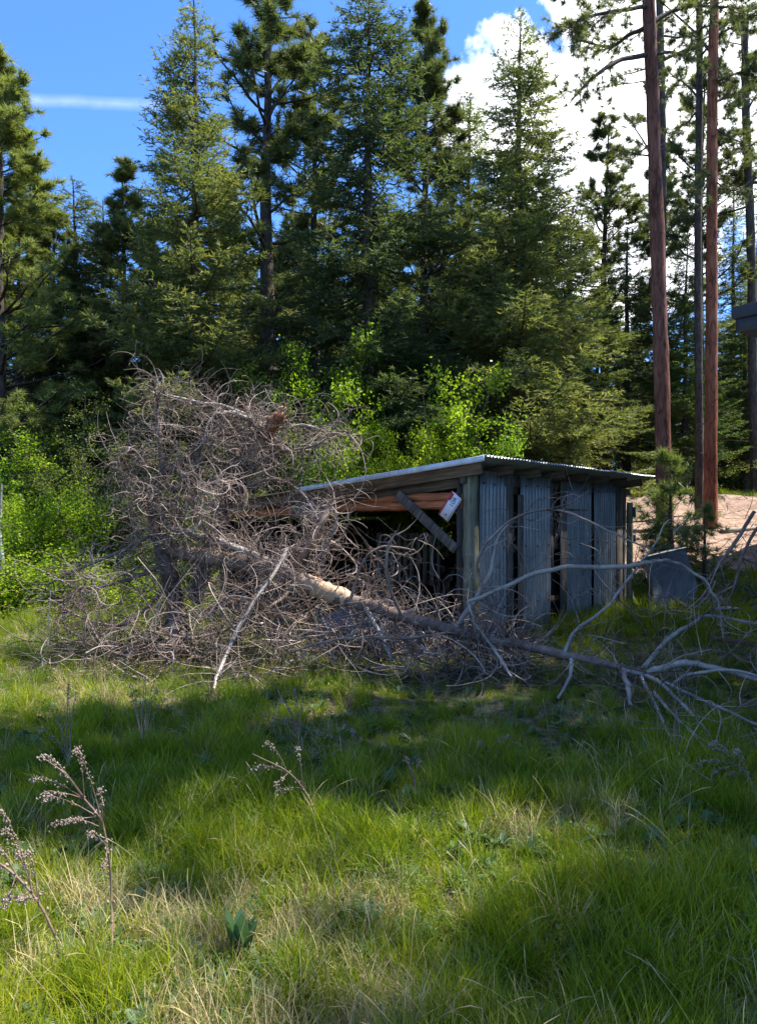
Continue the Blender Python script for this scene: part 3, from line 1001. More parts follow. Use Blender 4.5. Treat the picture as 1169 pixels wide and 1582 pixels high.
G_SAP = 'bright green leafy saplings behind the shed'
put_bush('tall', 535, 480, 16.8, 0.95, 'bright yellow green sapling showing left of the bare fir trunk', group=G_SAP)
put_bush('tall', 432, 545, 17.5, 0.95, 'bright green sapling behind the orange broken snag', group=G_SAP)
put_bush('tall', 700, 530, 15.2, 0.95, 'largest green sapling above the shed roof, right of the fir trunk', group=G_SAP)
put_bush('tall', 760, 620, 14.8, 0.75, 'bright sapling leaning over the shed roof on the right', group=G_SAP)
put_bush('tall', 620, 640, 16.0, 0.8, 'small bright sapling just right of the bare fir trunk above the roof', group=G_SAP)
put_bush('wide', 505, 625, 16.3, 0.8, 'bright shrub behind the brush heap left of the fir trunk', group=G_SAP)
put_bush('tall', 560, 590, 18.3, 0.9, 'deeper green sapling behind the bare fir trunk', group=G_SAP)
put_bush('tall', 505, 555, 14.6, 0.75, 'slim lime green sapling rising behind the right end of the brush heap', group=G_SAP)
put_bush('tall', 592, 628, 14.9, 0.6, 'small lime green sapling at the foot of the bare fir trunk', group=G_SAP)
put_bush('wide', 655, 655, 14.6, 0.7, 'lime green shrub peeping over the middle of the shed roof', group=G_SAP)
G_SH = 'shrubs at the left edge of the meadow'
put_bush('low', 30, 838, 12.0, 1.25, 'low vivid green shrub at the left edge nearest the meadow', group=G_SH)
put_bush('low', 125, 846, 12.2, 1.2, 'low vivid green shrub left of the standing stump', group=G_SH)
put_bush('low', 215, 870, 13.4, 1.0, 'low green shrub directly behind the standing stump', group=G_SH, leaf='leaf')
put_bush('wide', 15, 735, 14.2, 1.0, 'yellow green shrub at the left edge behind the low ones', group=G_SH)
put_bush('wide', 95, 715, 14.6, 1.0, 'yellow green shrub with arching twigs, second from the left edge', group=G_SH)
put_bush('olive', 150, 585, 16.0, 1.05, 'tall olive green shrub behind the left brush tangle', group=G_SH)
put_bush('olive', 225, 660, 15.5, 0.9, 'dull green shrub behind the upright white branch', group=G_SH)
put_bush('olive', 60, 690, 16.5, 1.0, 'dull green shrub below the slim pine', group=G_SH)
put_bush('tall', 12, 640, 16.0, 0.9, 'yellow leaved sapling at the left edge', group=G_SH)
put_bush('olive', 330, 660, 16.5, 1.0, 'shaded shrub behind the top of the brush heap', group=G_SH)
put_bush('wide', 290, 760, 14.5, 0.9, 'shaded green shrub seen through the left brush', group=G_SH)
G_UN = 'undergrowth along the far edge of the clearing'
for i, px in enumerate((860, 905, 955, 1000, 1060, 1110, 1160, 1210, 780, 640, 400)):
    put_bush('olive', px, 690 - (i % 3) * 14, 25.5 + (i % 4), 1.35, ['grey green undergrowth bush behind the shed roof, left of the thick red trunk', 'grey green undergrowth bush beyond the dirt track, right of the shed', 'grey green undergrowth bush low behind the middle of the shed'][0 if px < 1000 and px > 800 else (1 if px >= 1000 else 2)], group=G_UN)

# young pines near the track
def sapling(px, base_px, top, D, label, s=1.0, wx=1.6, leaf='pine_light'):
    o = place('pineC', px, top, D, label, 'young pines by the dirt track', wx=wx, leaf=leaf, name='young_pine_tree')
    return o


PROTO['sap'] = make_tree('young_pine_tree', FH, 0.42, pine_crown(FH, 5.2, 29, 0.05, 44, 420, needle=1.0, shape='oval', up=0.35, nper=20), M['bark_dark'], M['pine_pale'], 29)
# thicker needles for the young tree since it is built at 12 m and scaled down
me_ = [c for c in PROTO['sap'].children if c.name.startswith('crown')][0].data
co = np.zeros(len(me_.vertices) * 3, np.float32); me_.vertices.foreach_get('co', co); co = co.reshape(-1, 3, 3)
w_ = co[:, 1] - co[:, 0]; co[:, 0] -= w_ * 1.4; co[:, 1] += w_ * 1.4
me_.vertices.foreach_set('co', co.ravel()); me_.update()
place('sap', 1036, 712, 14.6, 'young bushy pine with pale needles standing right of the shed', 'young pines by the dirt track', wx=1.0, rz=1.0)
place('sap', 1088, 788, 14.2, 'smaller young pine right of the bushy one, in front of the track', 'young pines by the dirt track', wx=1.15)
place('sap', 1012, 820, 13.9, 'knee high pine seedling at the right foot of the shed', 'young pines by the dirt track', wx=1.2)

# birch at the left edge
bt = empty('birch_tree', (*P3(3, 800, 12.4)[:2], float(gz(P3(3, 800, 12.4)[0], 12.4))))
mb = MB(); limb(mb, [(0, 0, -.1, .04), (0.02, 0, .6, .038), (-.03, 0, 1.3, .03), (0.0, 0, 2.1, .012)], 8, 16, 0.006)
mb.build('trunk', M['bark_birch'], bt, True)
g_ = np.random.default_rng(5)
tw = curly(np.stack([0 * g_.random(12), 0 * g_.random(12), g_.uniform(0.9, 2.0, 12)], 1), unit(g_.normal(size=(12, 3)) + np.array([0, 0, .5])), g_.uniform(.3, .7, 12), g_.uniform(.2, .9, 12), S=8)
v, q = strands(tw, .006 * np.ones((12, 1)) * np.linspace(1, .3, 8)[None], 3)
tag(mesh('branches', v, q, M['dead'], parent=bt), kind='stuff')
nl_ = 700
c = tw[g_.integers(0, 12, nl_), g_.integers(3, 8, nl_)] + g_.normal(0, .07, (nl_, 3))
d = unit(g_.normal(size=(nl_, 3))); sd = unit(np.cross(d, g_.normal(size=(nl_, 3))))
V = np.stack([c, c + d * .03 + sd * .02, c + d * .06, c + d * .03 - sd * .02], 1).reshape(-1, 3)
mesh('leaves', V, np.arange(nl_ * 4).reshape(nl_, 4), M['leaf'], parent=bt, attr=np.repeat(g_.random(nl_) * .6, 4))
tag(bt, 'slender white birch stem at the very left edge of the picture', 'tree')

# ------------------------------------------------------------------ shed
print('shed')
AX = np.array([1.09, 8.8, 0.0])                   # near corner
WD = np.array([0.632, 0.775, 0.0])                # along the tin wall, away from the camera
OD = np.array([-0.775, 0.632, 0.0])               # along the open side, to the left
UP = np.array([0, 0, 1.0])
LW, LO = 4.9, 4.55
shed = empty('tin_shed', tuple(AX))
shed.rotation_euler = (0, 0, 0)


def SP(w, o, z):
    """shed coordinates relative to the shed root: w along tin wall, o along open side"""
    return WD * w + OD * o + UP * z


MSH = Matrix(((WD[0], OD[0], 0), (WD[1], OD[1], 0), (0, 0, 1)))


def sbox(name, w, o, z, size, mt, rot=None, bev=0.006, jit=0.003, parent=shed):
    """box centred at shed coordinates with its own rotation, object origin at its centre"""
    mb = MB(); mb.box((0, 0, 0), size, None, jit)
    ob = mb.build(name, M[mt] if isinstance(mt, str) else mt, parent)
    ob.location = tuple(SP(w, o, z))
    R_ = MSH.to_4x4()
    if rot is not None: R_ = R_ @ rot
    ob.rotation_mode = 'QUATERNION'
    ob.rotation_quaternion = R_.to_quaternion()
    if bev: bevel(ob, bev)
    return ob


def eave(w, o):
    """underside of the roof deck"""
    return 2.26 - 0.098 * (o + 0.1) + 0.0 * w


def corr(name, w0, w1, z0, z1, o, mt, parent, pitch=0.088, amp=0.026, axis_='w', bottom=None):
    """vertical corrugated sheet on the tin wall"""
    n = int((w1 - w0) / pitch * 8)
    ww = np.linspace(w0, w1, n)
    zz = np.linspace(z0, z1, 9)
    off = amp * np.sin((ww - w0) / pitch * 2 * np.pi)
    Wg, Zg = np.meshgrid(ww, zz, indexing='ij')
    bow = rng.uniform(-.012, .012)
    Og = -o + -(off[:, None] + 0 * Zg) + bow * np.sin((Zg - z0) / (z1 - z0) * 3.1) + rng.normal(0, .0012, Wg.shape)
    Wg = Wg + (rng.uniform(-.012, .012)) * (Zg - z0)
    if bottom is not None:
        Zg[:, 0] += bottom * vnoise(ww * 9, ww * 0, int(w0 * 10), 1)
    V = Wg[..., None] * WD + Og[..., None] * OD + Zg[..., None] * UP
    i_, j_ = np.meshgrid(np.arange(n - 1), np.arange(8), indexing='ij')
    a = (i_ * 9 + j_).ravel()
    ob = mesh(name, V.reshape(-1, 3), np.stack([a, a + 9, a + 10, a + 1], 1), mt, True, parent=parent)
    sd_ = ob.modifiers.new('thickness', 'SOLIDIFY'); sd_.thickness = 0.0015
    return ob


def w_at(px):
    """distance along the tin wall seen at pixel column px"""
    k_ = (px - 584.5) / 1150
    return (AX[0] - k_ * AX[1]) / (k_ * WD[1] - WD[0])


# tin panels
for (a_, b_, zt) in ((740, 781, 2.17), (803, 850, 2.15), (871, 913, 2.12), (916, 951, 2.16)):
    corr('corrugated_panel', w_at(a_), w_at(b_), 0.02, zt, 0.0, M['tin'], shed, bottom=0.06)
for (a_, b_) in ((740, 781), (803, 850), (871, 913), (916, 951)):
    w0, w1 = w_at(a_), w_at(b_)
    for z_ in (2.02, 1.22, 0.48):
        for k_ in range(3):
            mb = MB(); mb.box((0, 0, 0), (.022, .012, .022)); nl = mb.build('nail_head', M['nail_head'], shed)
            nl.location = tuple(SP(w0 + (w1 - w0) * (.12 + .38 * k_), -.03, z_ + rng.uniform(-.015, .015)))
# wall boards: (px0, px1, z0, z1, offset outward)
for (a_, b_, z0, z1, oo) in ((779.5, 788.5, 0.0, 2.14, .03), (797, 804.5, 0.0, 1.9, .028), (862.5, 872, 0.0, 2.12, .032), (949, 958, 0.0, 2.12, .03), (846.5, 852, 0.9, 2.1, .012)):
    w0, w1 = w_at(a_), w_at(b_)
    sbox('wall_board', (w0 + w1) / 2, -oo, (z0 + z1) / 2, (w1 - w0, 0.022, z1 - z0), 'board', rot=Matrix.Rotation(rng.uniform(-.006, .006), 4, 'Y'))
# cross pieces behind the gaps
for (a_, b_, z, hgt) in ((781, 803, 2.02, .24), (781, 803, 1.55, .07), (850, 866, 2.0, .22), (781, 968, 0.45, .09), (781, 968, 1.2, .09)):
    w0, w1 = w_at(a_), w_at(b_)
    sbox('girt', (w0 + w1) / 2, 0.045, z, (w1 - w0, 0.04, hgt), 'board_h')
# little dark strap on the third panel
sbox('iron_strap', (w_at(874) + w_at(905)) / 2, -0.022, 1.72, (w_at(905) - w_at(874), 0.008, 0.018), 'fascia', bev=0)


def post(w, o, z0, z1, r, mt, name='corner_post', lean=0.0):
    mb = MB()
    limb(mb, [(0, 0, z0, r * 1.08), (lean * .5, 0, (z0 + z1) / 2, r), (lean, 0, z1, r * .95)], 12, 14, 0.004)
    ob = mb.build(name, M[mt], shed, True)
    ob.location = tuple(SP(w, o, 0))
    return ob


post(0.03, 0.02, -0.2, 2.15, 0.10, 'post_mossy')
post(0.12, 0.22, -0.2, 2.12, 0.05, 'board', 'door_post')
post(LW - 0.12, 0.02, -0.2, 2.1, 0.06, 'board')
post(LW + 0.12, -0.02, -0.2, 1.86, 0.055, 'post_mossy')
post(0.05, LO, -0.2, 1.75, 0.075, 'board')
post(LW - 0.1, LO, -0.2, 1.7, 0.075, 'board')
post(0.05, 2.45, -0.2, 1.72, 0.05, 'board')
# hooks on the far post
sbox('hook', LW + 0.2, -0.06, 1.7, (0.05, 0.06, 0.17), 'fascia')
sbox('hook', LW + 0.2, -0.06, 1.25, (0.05, 0.06, 0.12), 'fascia')
sbox('iron_rod', LW + 0.42, -0.06, 1.72, (0.5, 0.014, 0.014), 'fascia', bev=0)

# red lintel log across the open side (two logs stacked) + splits
RL = Matrix.Rotation(R(90), 4, 'Z')
def log_between(name, p, q, r, mt, k=10, flat=1.0):
    """log with local x along its length so the grain follows it"""
    p, q = np.array(p, float), np.array(q, float)
    L = np.linalg.norm(q - p)
    mb = MB()
    limb(mb, [(-L / 2, 0, 0, r), (0, 0.006, 0.004, r * 1.03), (L / 2, 0, 0, r * .96)], k, 18, 0.003)
    ob = mb.build(name, M[mt], shed, True)
    d = Vector((q - p) / L)
    ob.location = tuple((p + q) / 2)
    ob.rotation_mode = 'QUATERNION'
    ob.rotation_quaternion = d.to_track_quat('X', 'Z')
    ob.scale = (1, 1, flat)
    return ob


log_between('lintel_log', SP(0.02, 0.1, 1.855), SP(0.02, 2.5, 1.835), 0.055, 'log_red')
log_between('lintel_log', SP(0.0, 0.1, 1.75), SP(0.0, 2.6, 1.73), 0.055, 'log_red')
log_between('lintel_log', SP(0.03, 2.45, 1.70), SP(0.03, 4.6, 1.66), 0.075, 'log_red')
sbox('grey_board', -0.07, 2.62, 1.72, (0.03, 0.62, 0.24), 'board')
# rake rafter + second rafter under the roof edge
def beam(name, p, q, wdt, hgt, mt, bev=0.006):
    p, q = np.array(p, float), np.array(q, float)
    L = np.linalg.norm(q - p)
    mb = MB(); mb.box((0, 0, 0), (L, wdt, hgt), None, 0.002)
    ob = mb.build(name, M[mt], shed)
    d = Vector((q - p) / L)
    x = d
    z = Vector((0, 0, 1)); y = z.cross(x).normalized(); z = x.cross(y)
    ob.rotation_mode = 'QUATERNION'
    ob.rotation_quaternion = Matrix((x, y, z)).transposed().to_quaternion()
    ob.location = tuple((p + q) / 2)
    bevel(ob, bev)
    return ob


def ev(o): return 2.245 - 0.098 * (o + 0.1)
for i, w in enumerate((-0.10, 0.62, 1.35, 2.1, 2.85, 3.6, 4.35, 5.05)):
    hh = 0.12 if i else 0.15
    beam('rafter', SP(w, -0.22, ev(-0.22) - hh / 2), SP(w, LO + 0.15, ev(LO + 0.15) - hh / 2), 0.045, hh, 'board_h')
beam('rake_board', SP(-0.02, 0.15, ev(0.15) - 0.20), SP(-0.02, 2.9, ev(2.9) - 0.17), 0.03, 0.13, 'board_h')
# wall plate on top of the tin wall
beam('wall_plate', SP(-0.1, 0.06, 2.06), SP(LW + 0.25, 0.06, 2.04), 0.09, 0.11, 'board')
beam('wall_plate', SP(-0.1, LO, 1.68), SP(LW + 0.2, LO, 1.66), 0.09, 0.09, 'board')
# diagonal brace
br0, br1 = SP(-0.12, 1.0, 1.90), SP(-0.12, 0.12, 1.22)
beam('brace', br0, br1, 0.04, 0.12, 'board')
# roof: corrugated sheets, corrugations run down the slope (along o)
def roof_sheet(w0, w1, o0, o1, lift):
    pitch, amp = 0.076, 0.011
    n = int((w1 - w0) / pitch * 8)
    ww = np.linspace(w0, w1, n)
    oo = np.linspace(o0, o1, 6)
    Wg, Og = np.meshgrid(ww, oo, indexing='ij')
    Zg = ev(Og) + 0.03 + lift + amp * np.sin(Wg / pitch * 2 * np.pi) + rng.normal(0, .001, Wg.shape)
    Zg[:, 0] += 0.012 * vnoise(ww * 3, ww * 0, 4, 1)
    V = Wg[..., None] * WD + Og[..., None] * OD + Zg[..., None] * UP
    i_, j_ = np.meshgrid(np.arange(n - 1), np.arange(5), indexing='ij')
    a = (i_ * 6 + j_).ravel()
    ob = mesh('roof_sheet', V.reshape(-1, 3), np.stack([a, a + 6, a + 7, a + 1], 1), M['tin_roof'], True, parent=shed)
    s_ = ob.modifiers.new('thickness', 'SOLIDIFY'); s_.thickness = 0.0015
    return ob


wz = -0.22
i = 0
while wz < LW + 0.35:
    roof_sheet(wz, min(wz + 0.80, LW + 0.45), -0.34, 2.55, 0.004 * (i % 2))
    wz += 0.74; i += 1
# folded flashing along the open edge: the bright strip
beam('edge_flashing', SP(-0.245, -0.33, ev(-0.33) + 0.008), SP(-0.245, 2.7, ev(2.7) + 0.008), 0.012, 0.065, M and 'tin_roof', 0.002)
for k_ in range(int((LW + .6) / .16)):
    w_ = -0.2 + .08 + k_ * .16
    l_ = rng.uniform(-.06, .12)
    beam('roof_board', SP(w_, 2.45, ev(2.45) + .012 - .004 * (k_ % 2)), SP(w_, LO + .15 + l_, ev(LO + .15 + l_) + .012 - .004 * (k_ % 2)), 0.15, 0.022, 'board_h')
# back walls, dark boards side by side with small gaps
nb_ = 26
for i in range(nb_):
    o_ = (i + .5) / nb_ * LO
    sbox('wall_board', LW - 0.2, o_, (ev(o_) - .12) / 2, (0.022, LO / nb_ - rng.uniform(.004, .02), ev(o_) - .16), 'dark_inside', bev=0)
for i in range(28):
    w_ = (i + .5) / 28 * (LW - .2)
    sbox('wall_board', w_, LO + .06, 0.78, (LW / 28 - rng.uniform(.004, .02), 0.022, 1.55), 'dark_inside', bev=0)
# dark boards added behind the tin wall only so that its gaps stay dark
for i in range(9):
    sbox('gap_shade_board', (i + .5) * LW / 9 - .1, 0.12, 1.0, (LW / 9 - .012, 0.02, 2.0), 'dark_inside', bev=0)
tag(shed, 'weathered lean-to shed of blue grey corrugated tin with an open dark front', 'shed')

# contents of the shed
fw = empty('firewood_stack', tuple(AX + SP(3.4, 2.0, 0)))
mb = MB(); cnt_ = 0
for r_ in range(8):
    for c_ in range(20):
        rad = 0.06 + rng.uniform(-.028, .022)
        if rng.random() < .12 + r_ * .05: continue
        o_ = (c_ - 10 + (r_ % 2) * .5) * 0.14
        z_ = 0.08 + r_ * 0.125
        m1 = MB()
        L_ = rng.uniform(.36, .44)
        jj = rng.normal(0, .05, 6)
        p0 = WD * (-L_ / 2 + jj[0]) + OD * (o_ + jj[1] * .5) + UP * (z_ + jj[2] * .3)
        p1 = WD * (L_ / 2 + jj[3]) + OD * (o_ + jj[4]) + UP * (z_ + jj[5] * .4)
        limb(m1, [(*p0, rad), (*p1, rad)], 7, 2)
        m1.build('split_log', M['firewood'], fw)
tag(fw, 'stack of split firewood in the dark at the back of the shed', 'firewood')
sh_ = empty('slatted_crate', tuple(AX + SP(1.3, 1.95, 0.0)))
for k_ in range(9):
    mb = MB(); mb.box(tuple(OD * (k_ - 4) * .12 + UP * 1.0), (.02, .075, .75), MSH, .002); mb.build('slat', M['board'], sh_)
for z_ in (.66, 1.34):
    mb = MB(); mb.box(tuple(UP * z_ + WD * .025), (.02, 1.1, .06), MSH, .002); mb.build('rail', M['board'], sh_)
for s_ in (-1, 1):
    mb = MB(); mb.box(tuple(UP * .68 + WD * .06 + OD * .56 * s_), (.05, .05, 1.36), MSH, .002); mb.build('leg', M['board'], sh_)
tag(sh_, 'upright wooden slatted crate dimly visible inside the open shed', 'crate')
# faded tarp in front
g_ = np.random.default_rng(8)
n = 36
U_, V_ = np.meshgrid(np.linspace(-1, 1, n), np.linspace(-1, 1, n), indexing='ij')
hx = U_ * 1.05; hy = V_ * .45
hz_ = 0.50 * np.exp(-(U_ ** 2) * 1.4 - (V_ ** 2) * 1.2) + .14 * (vnoise(hx, hy, 3, 5) - .3) + .08 * vnoise(hx, hy, 4, 13)
hz_ *= (1 - U_ ** 8) * (1 - V_ ** 8)
base_ = AX + SP(-0.1, 1.35, 0)
V = base_ + hx[..., None] * OD + hy[..., None] * WD + np.maximum(hz_, -.02)[..., None] * UP
i_, j_ = np.meshgrid(np.arange(n - 1), np.arange(n - 1), indexing='ij')
a = (i_ * n + j_).ravel()
o = mesh('crumpled_tarp', V.reshape(-1, 3), np.stack([a, a + n, a + n + 1, a + 1], 1), M['blue_sheet'], True)
tag(o, 'crumpled faded blue grey tarp on the ground before the open shed', 'tarp')

# sign nailed to the post
sc_ = AX + SP(-0.14, 0.20, 1.735)
sgn = empty('tin_sign', tuple(sc_))
fn = Vector(-WD)                                   # faces out of the open side
tilt = R(54)
rt = Vector(-OD)
a1 = (rt * math.cos(tilt) + Vector((0, 0, 1)) * math.sin(tilt)).normalized()   # long axis of the plate
a2 = fn.cross(a1).normalized()
Rm = Matrix((a1, a2, fn)).transposed()
sgn.rotation_mode = 'QUATERNION'
sgn.rotation_quaternion = Rm.to_quaternion()


def splate(name, cx, cy, cz, sx, sy, sz, mt):
    mb = MB(); mb.box((cx, cy, cz), (sx, sy, sz)); ob = mb.build(name, M[mt], sgn); return ob


splate('plate', 0, 0, 0, .33, .17, .003, 'sign_white')
splate('red_band', 0, .073, .0035, .322, .020, .002, 'sign_red')
splate('red_corner', .105, .050, .0036, .09, .028, .002, 'sign_red')
splate('blue_line', 0, -.072, .0035, .322, .006, .002, 'sign_ink')


def text(body, x, y, size, parent, z=.0035, rot=0, mt='sign_ink'):
    cu = bpy.data.curves.new('lettering', 'FONT')
    cu.body = body; cu.size = size; cu.extrude = .0006; cu.align_x = 'CENTER'; cu.align_y = 'CENTER'
    tmp = bpy.data.objects.new('tmp', cu); COL.objects.link(tmp)
    dg = bpy.context.evaluated_depsgraph_get()
    me = bpy.data.meshes.new_from_object(tmp.evaluated_get(dg))
    bpy.data.objects.remove(tmp)
    me.materials.clear(); me.materials.append(M[mt])
    ob = bpy.data.objects.new('lettering', me); COL.objects.link(ob); ob.parent = parent
    ob.location = (x, y, z); ob.rotation_euler = (0, 0, rot)
    return ob


text('10R', .07, -.012, .085, sgn)
text('A', -.115, -.01, .05, sgn)
splate('nail', .155, -.03, .004, .014, .014, .008, 'nail')
tag(sgn, 'tilted white and red tin plate lettered 10R on the shed corner post', 'sign')

# ------------------------------------------------------------------ house on the right (only its eave corner is in view)
ho = empty('dark_roofed_house', (8.2, 13.0, float(gz(9, 13))))
zb = float(gz(9, 13))
def hbox(name, a0, a1, b0, b1, z0, z1, mt, bev=0.0):
    mb = MB(); mb.box(((a0 + a1) / 2, (b0 + b1) / 2, (z0 + z1) / 2), (a1 - a0, b1 - b0, z1 - z0))
    ob = mb.build(name, M[mt], ho)
    if bev: bevel(ob, bev)
    return ob


# the eave corner in view is the house's far left corner; local x runs along the eave towards the viewer's right
ho.location = ((1130 - 584.5) / 1150 * 14.0, 14.0, 0.0)
ho.rotation_euler = (0, 0, math.atan2(-.777, .63))
zt0 = EYE + (800 - 474) / 1150 * 14.0
hbox('wall', .9, 9.0, 1.0, 8.0, 0.0, zt0 - .46, 'siding')
hbox('roof', .05, 10.0, .05, 9.0, zt0 - .455, zt0 - .03, 'fascia')
hbox('fascia', 0, 10.0, 0, .045, zt0 - .23, zt0, 'fascia', .004)
hbox('fascia', 0, .045, .05, 9.0, zt0 - .23, zt0, 'fascia', .004)
hbox('gutter', .09, 10.0, .047, .10, zt0 - .46, zt0 - .25, 'fascia', .004)
hbox('window_frame', 3.0, 4.6, .93, .996, 2.2, 3.4, 'fascia')
hbox('window_pane', 3.08, 4.52, .915, .928, 2.28, 3.32, 'sign_ink')
tag(ho, 'dark flat eave corner of a house jutting in at the right edge', 'house')

# ------------------------------------------------------------------ grey metal box, mound, plate, ground logs
Dg = 12.4
def G(px, D, dz=0.0):
    x = (px - 584.5) / 1150 * D
    return np.array([x, D, float(gz(x, D)) + dz])


gb = empty('grey_metal_sheet', tuple(G(1040, Dg)))
pts = [P3(1000, 861, Dg), P3(1057, 847, Dg), P3(1078, 905, Dg), P3(1066, 945, Dg), P3(1012, 950, Dg), P3(1008, 905, Dg)]
pts = np.array(pts) - np.array(gb.location)
th = np.array([0.03, 0.30, 0.0])
V = np.vstack([pts, pts + th])
nP = 6
q = [(i, (i + 1) % nP, nP + (i + 1) % nP, nP + i) for i in range(nP)]
fr_t = [(0, i, i + 1) for i in range(1, nP - 1)]
bk_t = [(nP, nP + i + 1, nP + i) for i in range(1, nP - 1)]
o = mesh('cabinet_body', V, [np.array(q), np.array(fr_t + bk_t)], M['box_grey'], parent=gb)
bevel(o, .008)
# rim along the top edge and two ribs
mb = MB(); limb(mb, [(*(pts[0] + [-.02, -.012, .01]), .014), (*(pts[1] + [.02, -.012, .01]), .014)], 6, 4); mb.build('rim', M['tin'], gb, True)
for f_ in (.3, .62):
    a0 = pts[0] * (1 - f_) + pts[1] * f_; a1_ = pts[4] * (1 - f_) + pts[3] * f_
    mb = MB(); limb(mb, [(*(a0 + [0, -.006, -.05]), .006), (*(a1_ + [0, -.006, 0]), .006)], 5, 4); mb.build('rib', M['box_grey'], gb, True)
tag(gb, 'leaning dull grey sheet metal cabinet in the grass right of the shed', 'cabinet')

def mound(name, c, rx, ry, h, mt, label, cat, seed):
    n = 24
    U_, V_ = np.meshgrid(np.linspace(-1, 1, n), np.linspace(-1, 1, n), indexing='ij')
    r2_ = U_ ** 2 + V_ ** 2
    X_ = U_ * rx + c[0]; Y_ = V_ * ry + c[1]
    Z_ = gz(X_, Y_) - .04 + np.clip(1 - r2_, 0, 1) ** .6 * h * (0.7 + .6 * vnoise(U_, V_, seed, 4)) + .02 * vnoise(U_, V_, seed + 1, 14)
    i_, j_ = np.meshgrid(np.arange(n - 1), np.arange(n - 1), indexing='ij')
    a = (i_ * n + j_).ravel()
    q_ = np.stack([a, a + n, a + n + 1, a + 1], 1)
    keep = r2_.ravel()[q_].min(1) < 1.0
    o = mesh(name, np.stack([X_.ravel(), Y_.ravel(), Z_.ravel()], 1), q_[keep], M[mt], True)
    return tag(o, label, cat)


c_ = G(1098, 12.6)
mound('bark_mound', (c_[0], c_[1]), .28, .24, .26, 'stone', 'low brown mound in the grass right of the grey metal cabinet', 'mound', 3)
pl = empty('flat_metal_lid', tuple(G(1118, 11.9, .03)))
mb = MB(); mb.box((0, 0, 0.10), (.42, .30, .012), Matrix.Rotation(.2, 3, 'Z')); bevel(mb.build('sheet', M['tin'], pl), .003)
mb = MB(); mb.box((0, 0, 0.045), (.3, .2, .09), Matrix.Rotation(.25, 3, 'Z'), .01); mb.build('block', M['stone'], pl)
tag(pl, 'flat grey lid lying on a block beside the brown mound', 'lid')
# logs lying by the track
for (pa, pb, D, r_, lab) in (((985, 803), (1060, 795), 17.2, .06, 'pale log lying across the dirt left of the red trunks'),
                             ((1115, 790), (1200, 786), 18.0, .07, 'pale log lying on the dirt right of the rusty red trunk'),
                             ((985, 838), (1040, 842), 15.6, .05, 'thin dark pole lying at the near edge of the dirt track')):
    A_, B_ = G(pa[0], D, r_), G(pb[0], D + .3, r_)
    lo = empty('ground_log', tuple((A_ + B_) / 2))
    A_, B_ = A_ - np.array(lo.location), B_ - np.array(lo.location)
    mb = MB(); limb(mb, [(*A_, r_), (*((A_ + B_) / 2), r_ * .9), (*B_, r_ * .75)], 8, 14, .01); mb.build('log', M['dead_grey'], lo, True)
    mb = MB(); mid = (A_ + B_) / 2; limb(mb, [(*mid, .015), (*(mid + [.1, 0, .15]), .006)], 5, 4); mb.build('stub', M['dead_grey'], lo, True)
    tag(lo, lab, 'log')
# twiggy debris on the bank
nt = 900
x_ = rng.uniform(4, 14, nt); y_ = rng.uniform(14.8, 21.6, nt)
st = np.stack([x_, y_, gz(x_, y_) + .04], 1)
pp = curly(st, unit(rng.normal(size=(nt, 3)) * [1, 1, .25]), rng.uniform(.15, .8, nt), rng.uniform(0, 1, nt), S=6)
v, q = strands(pp, rng.uniform(.005, .014, (nt, 1)) * np.linspace(1, .4, 6)[None], 3)
tag(mesh('fallen_sticks', v, q, M['dead_bark']), 'scattered fallen sticks and bark on the dirt track', 'sticks', kind='stuff')

# ------------------------------------------------------------------ dead trees and brush
print('dead wood')
def PX(seq, k=1.0):
    """[(px,py,D,width_px)] -> world points with radius"""
    out = []
    for a in seq:
        D = a[2]
        for _ in range(40):
            p = P3(a[0], a[1], D)
            if p[2] > float(gz(p[0], p[1])) + 0.07: break
            D -= 0.08
        out.append((*p, a[3] / 1150 * D / 2 * k))
    return out


def rel(pts, o):
    return [(p[0] - o[0], p[1] - o[1], p[2] - o[2], p[3]) for p in pts]


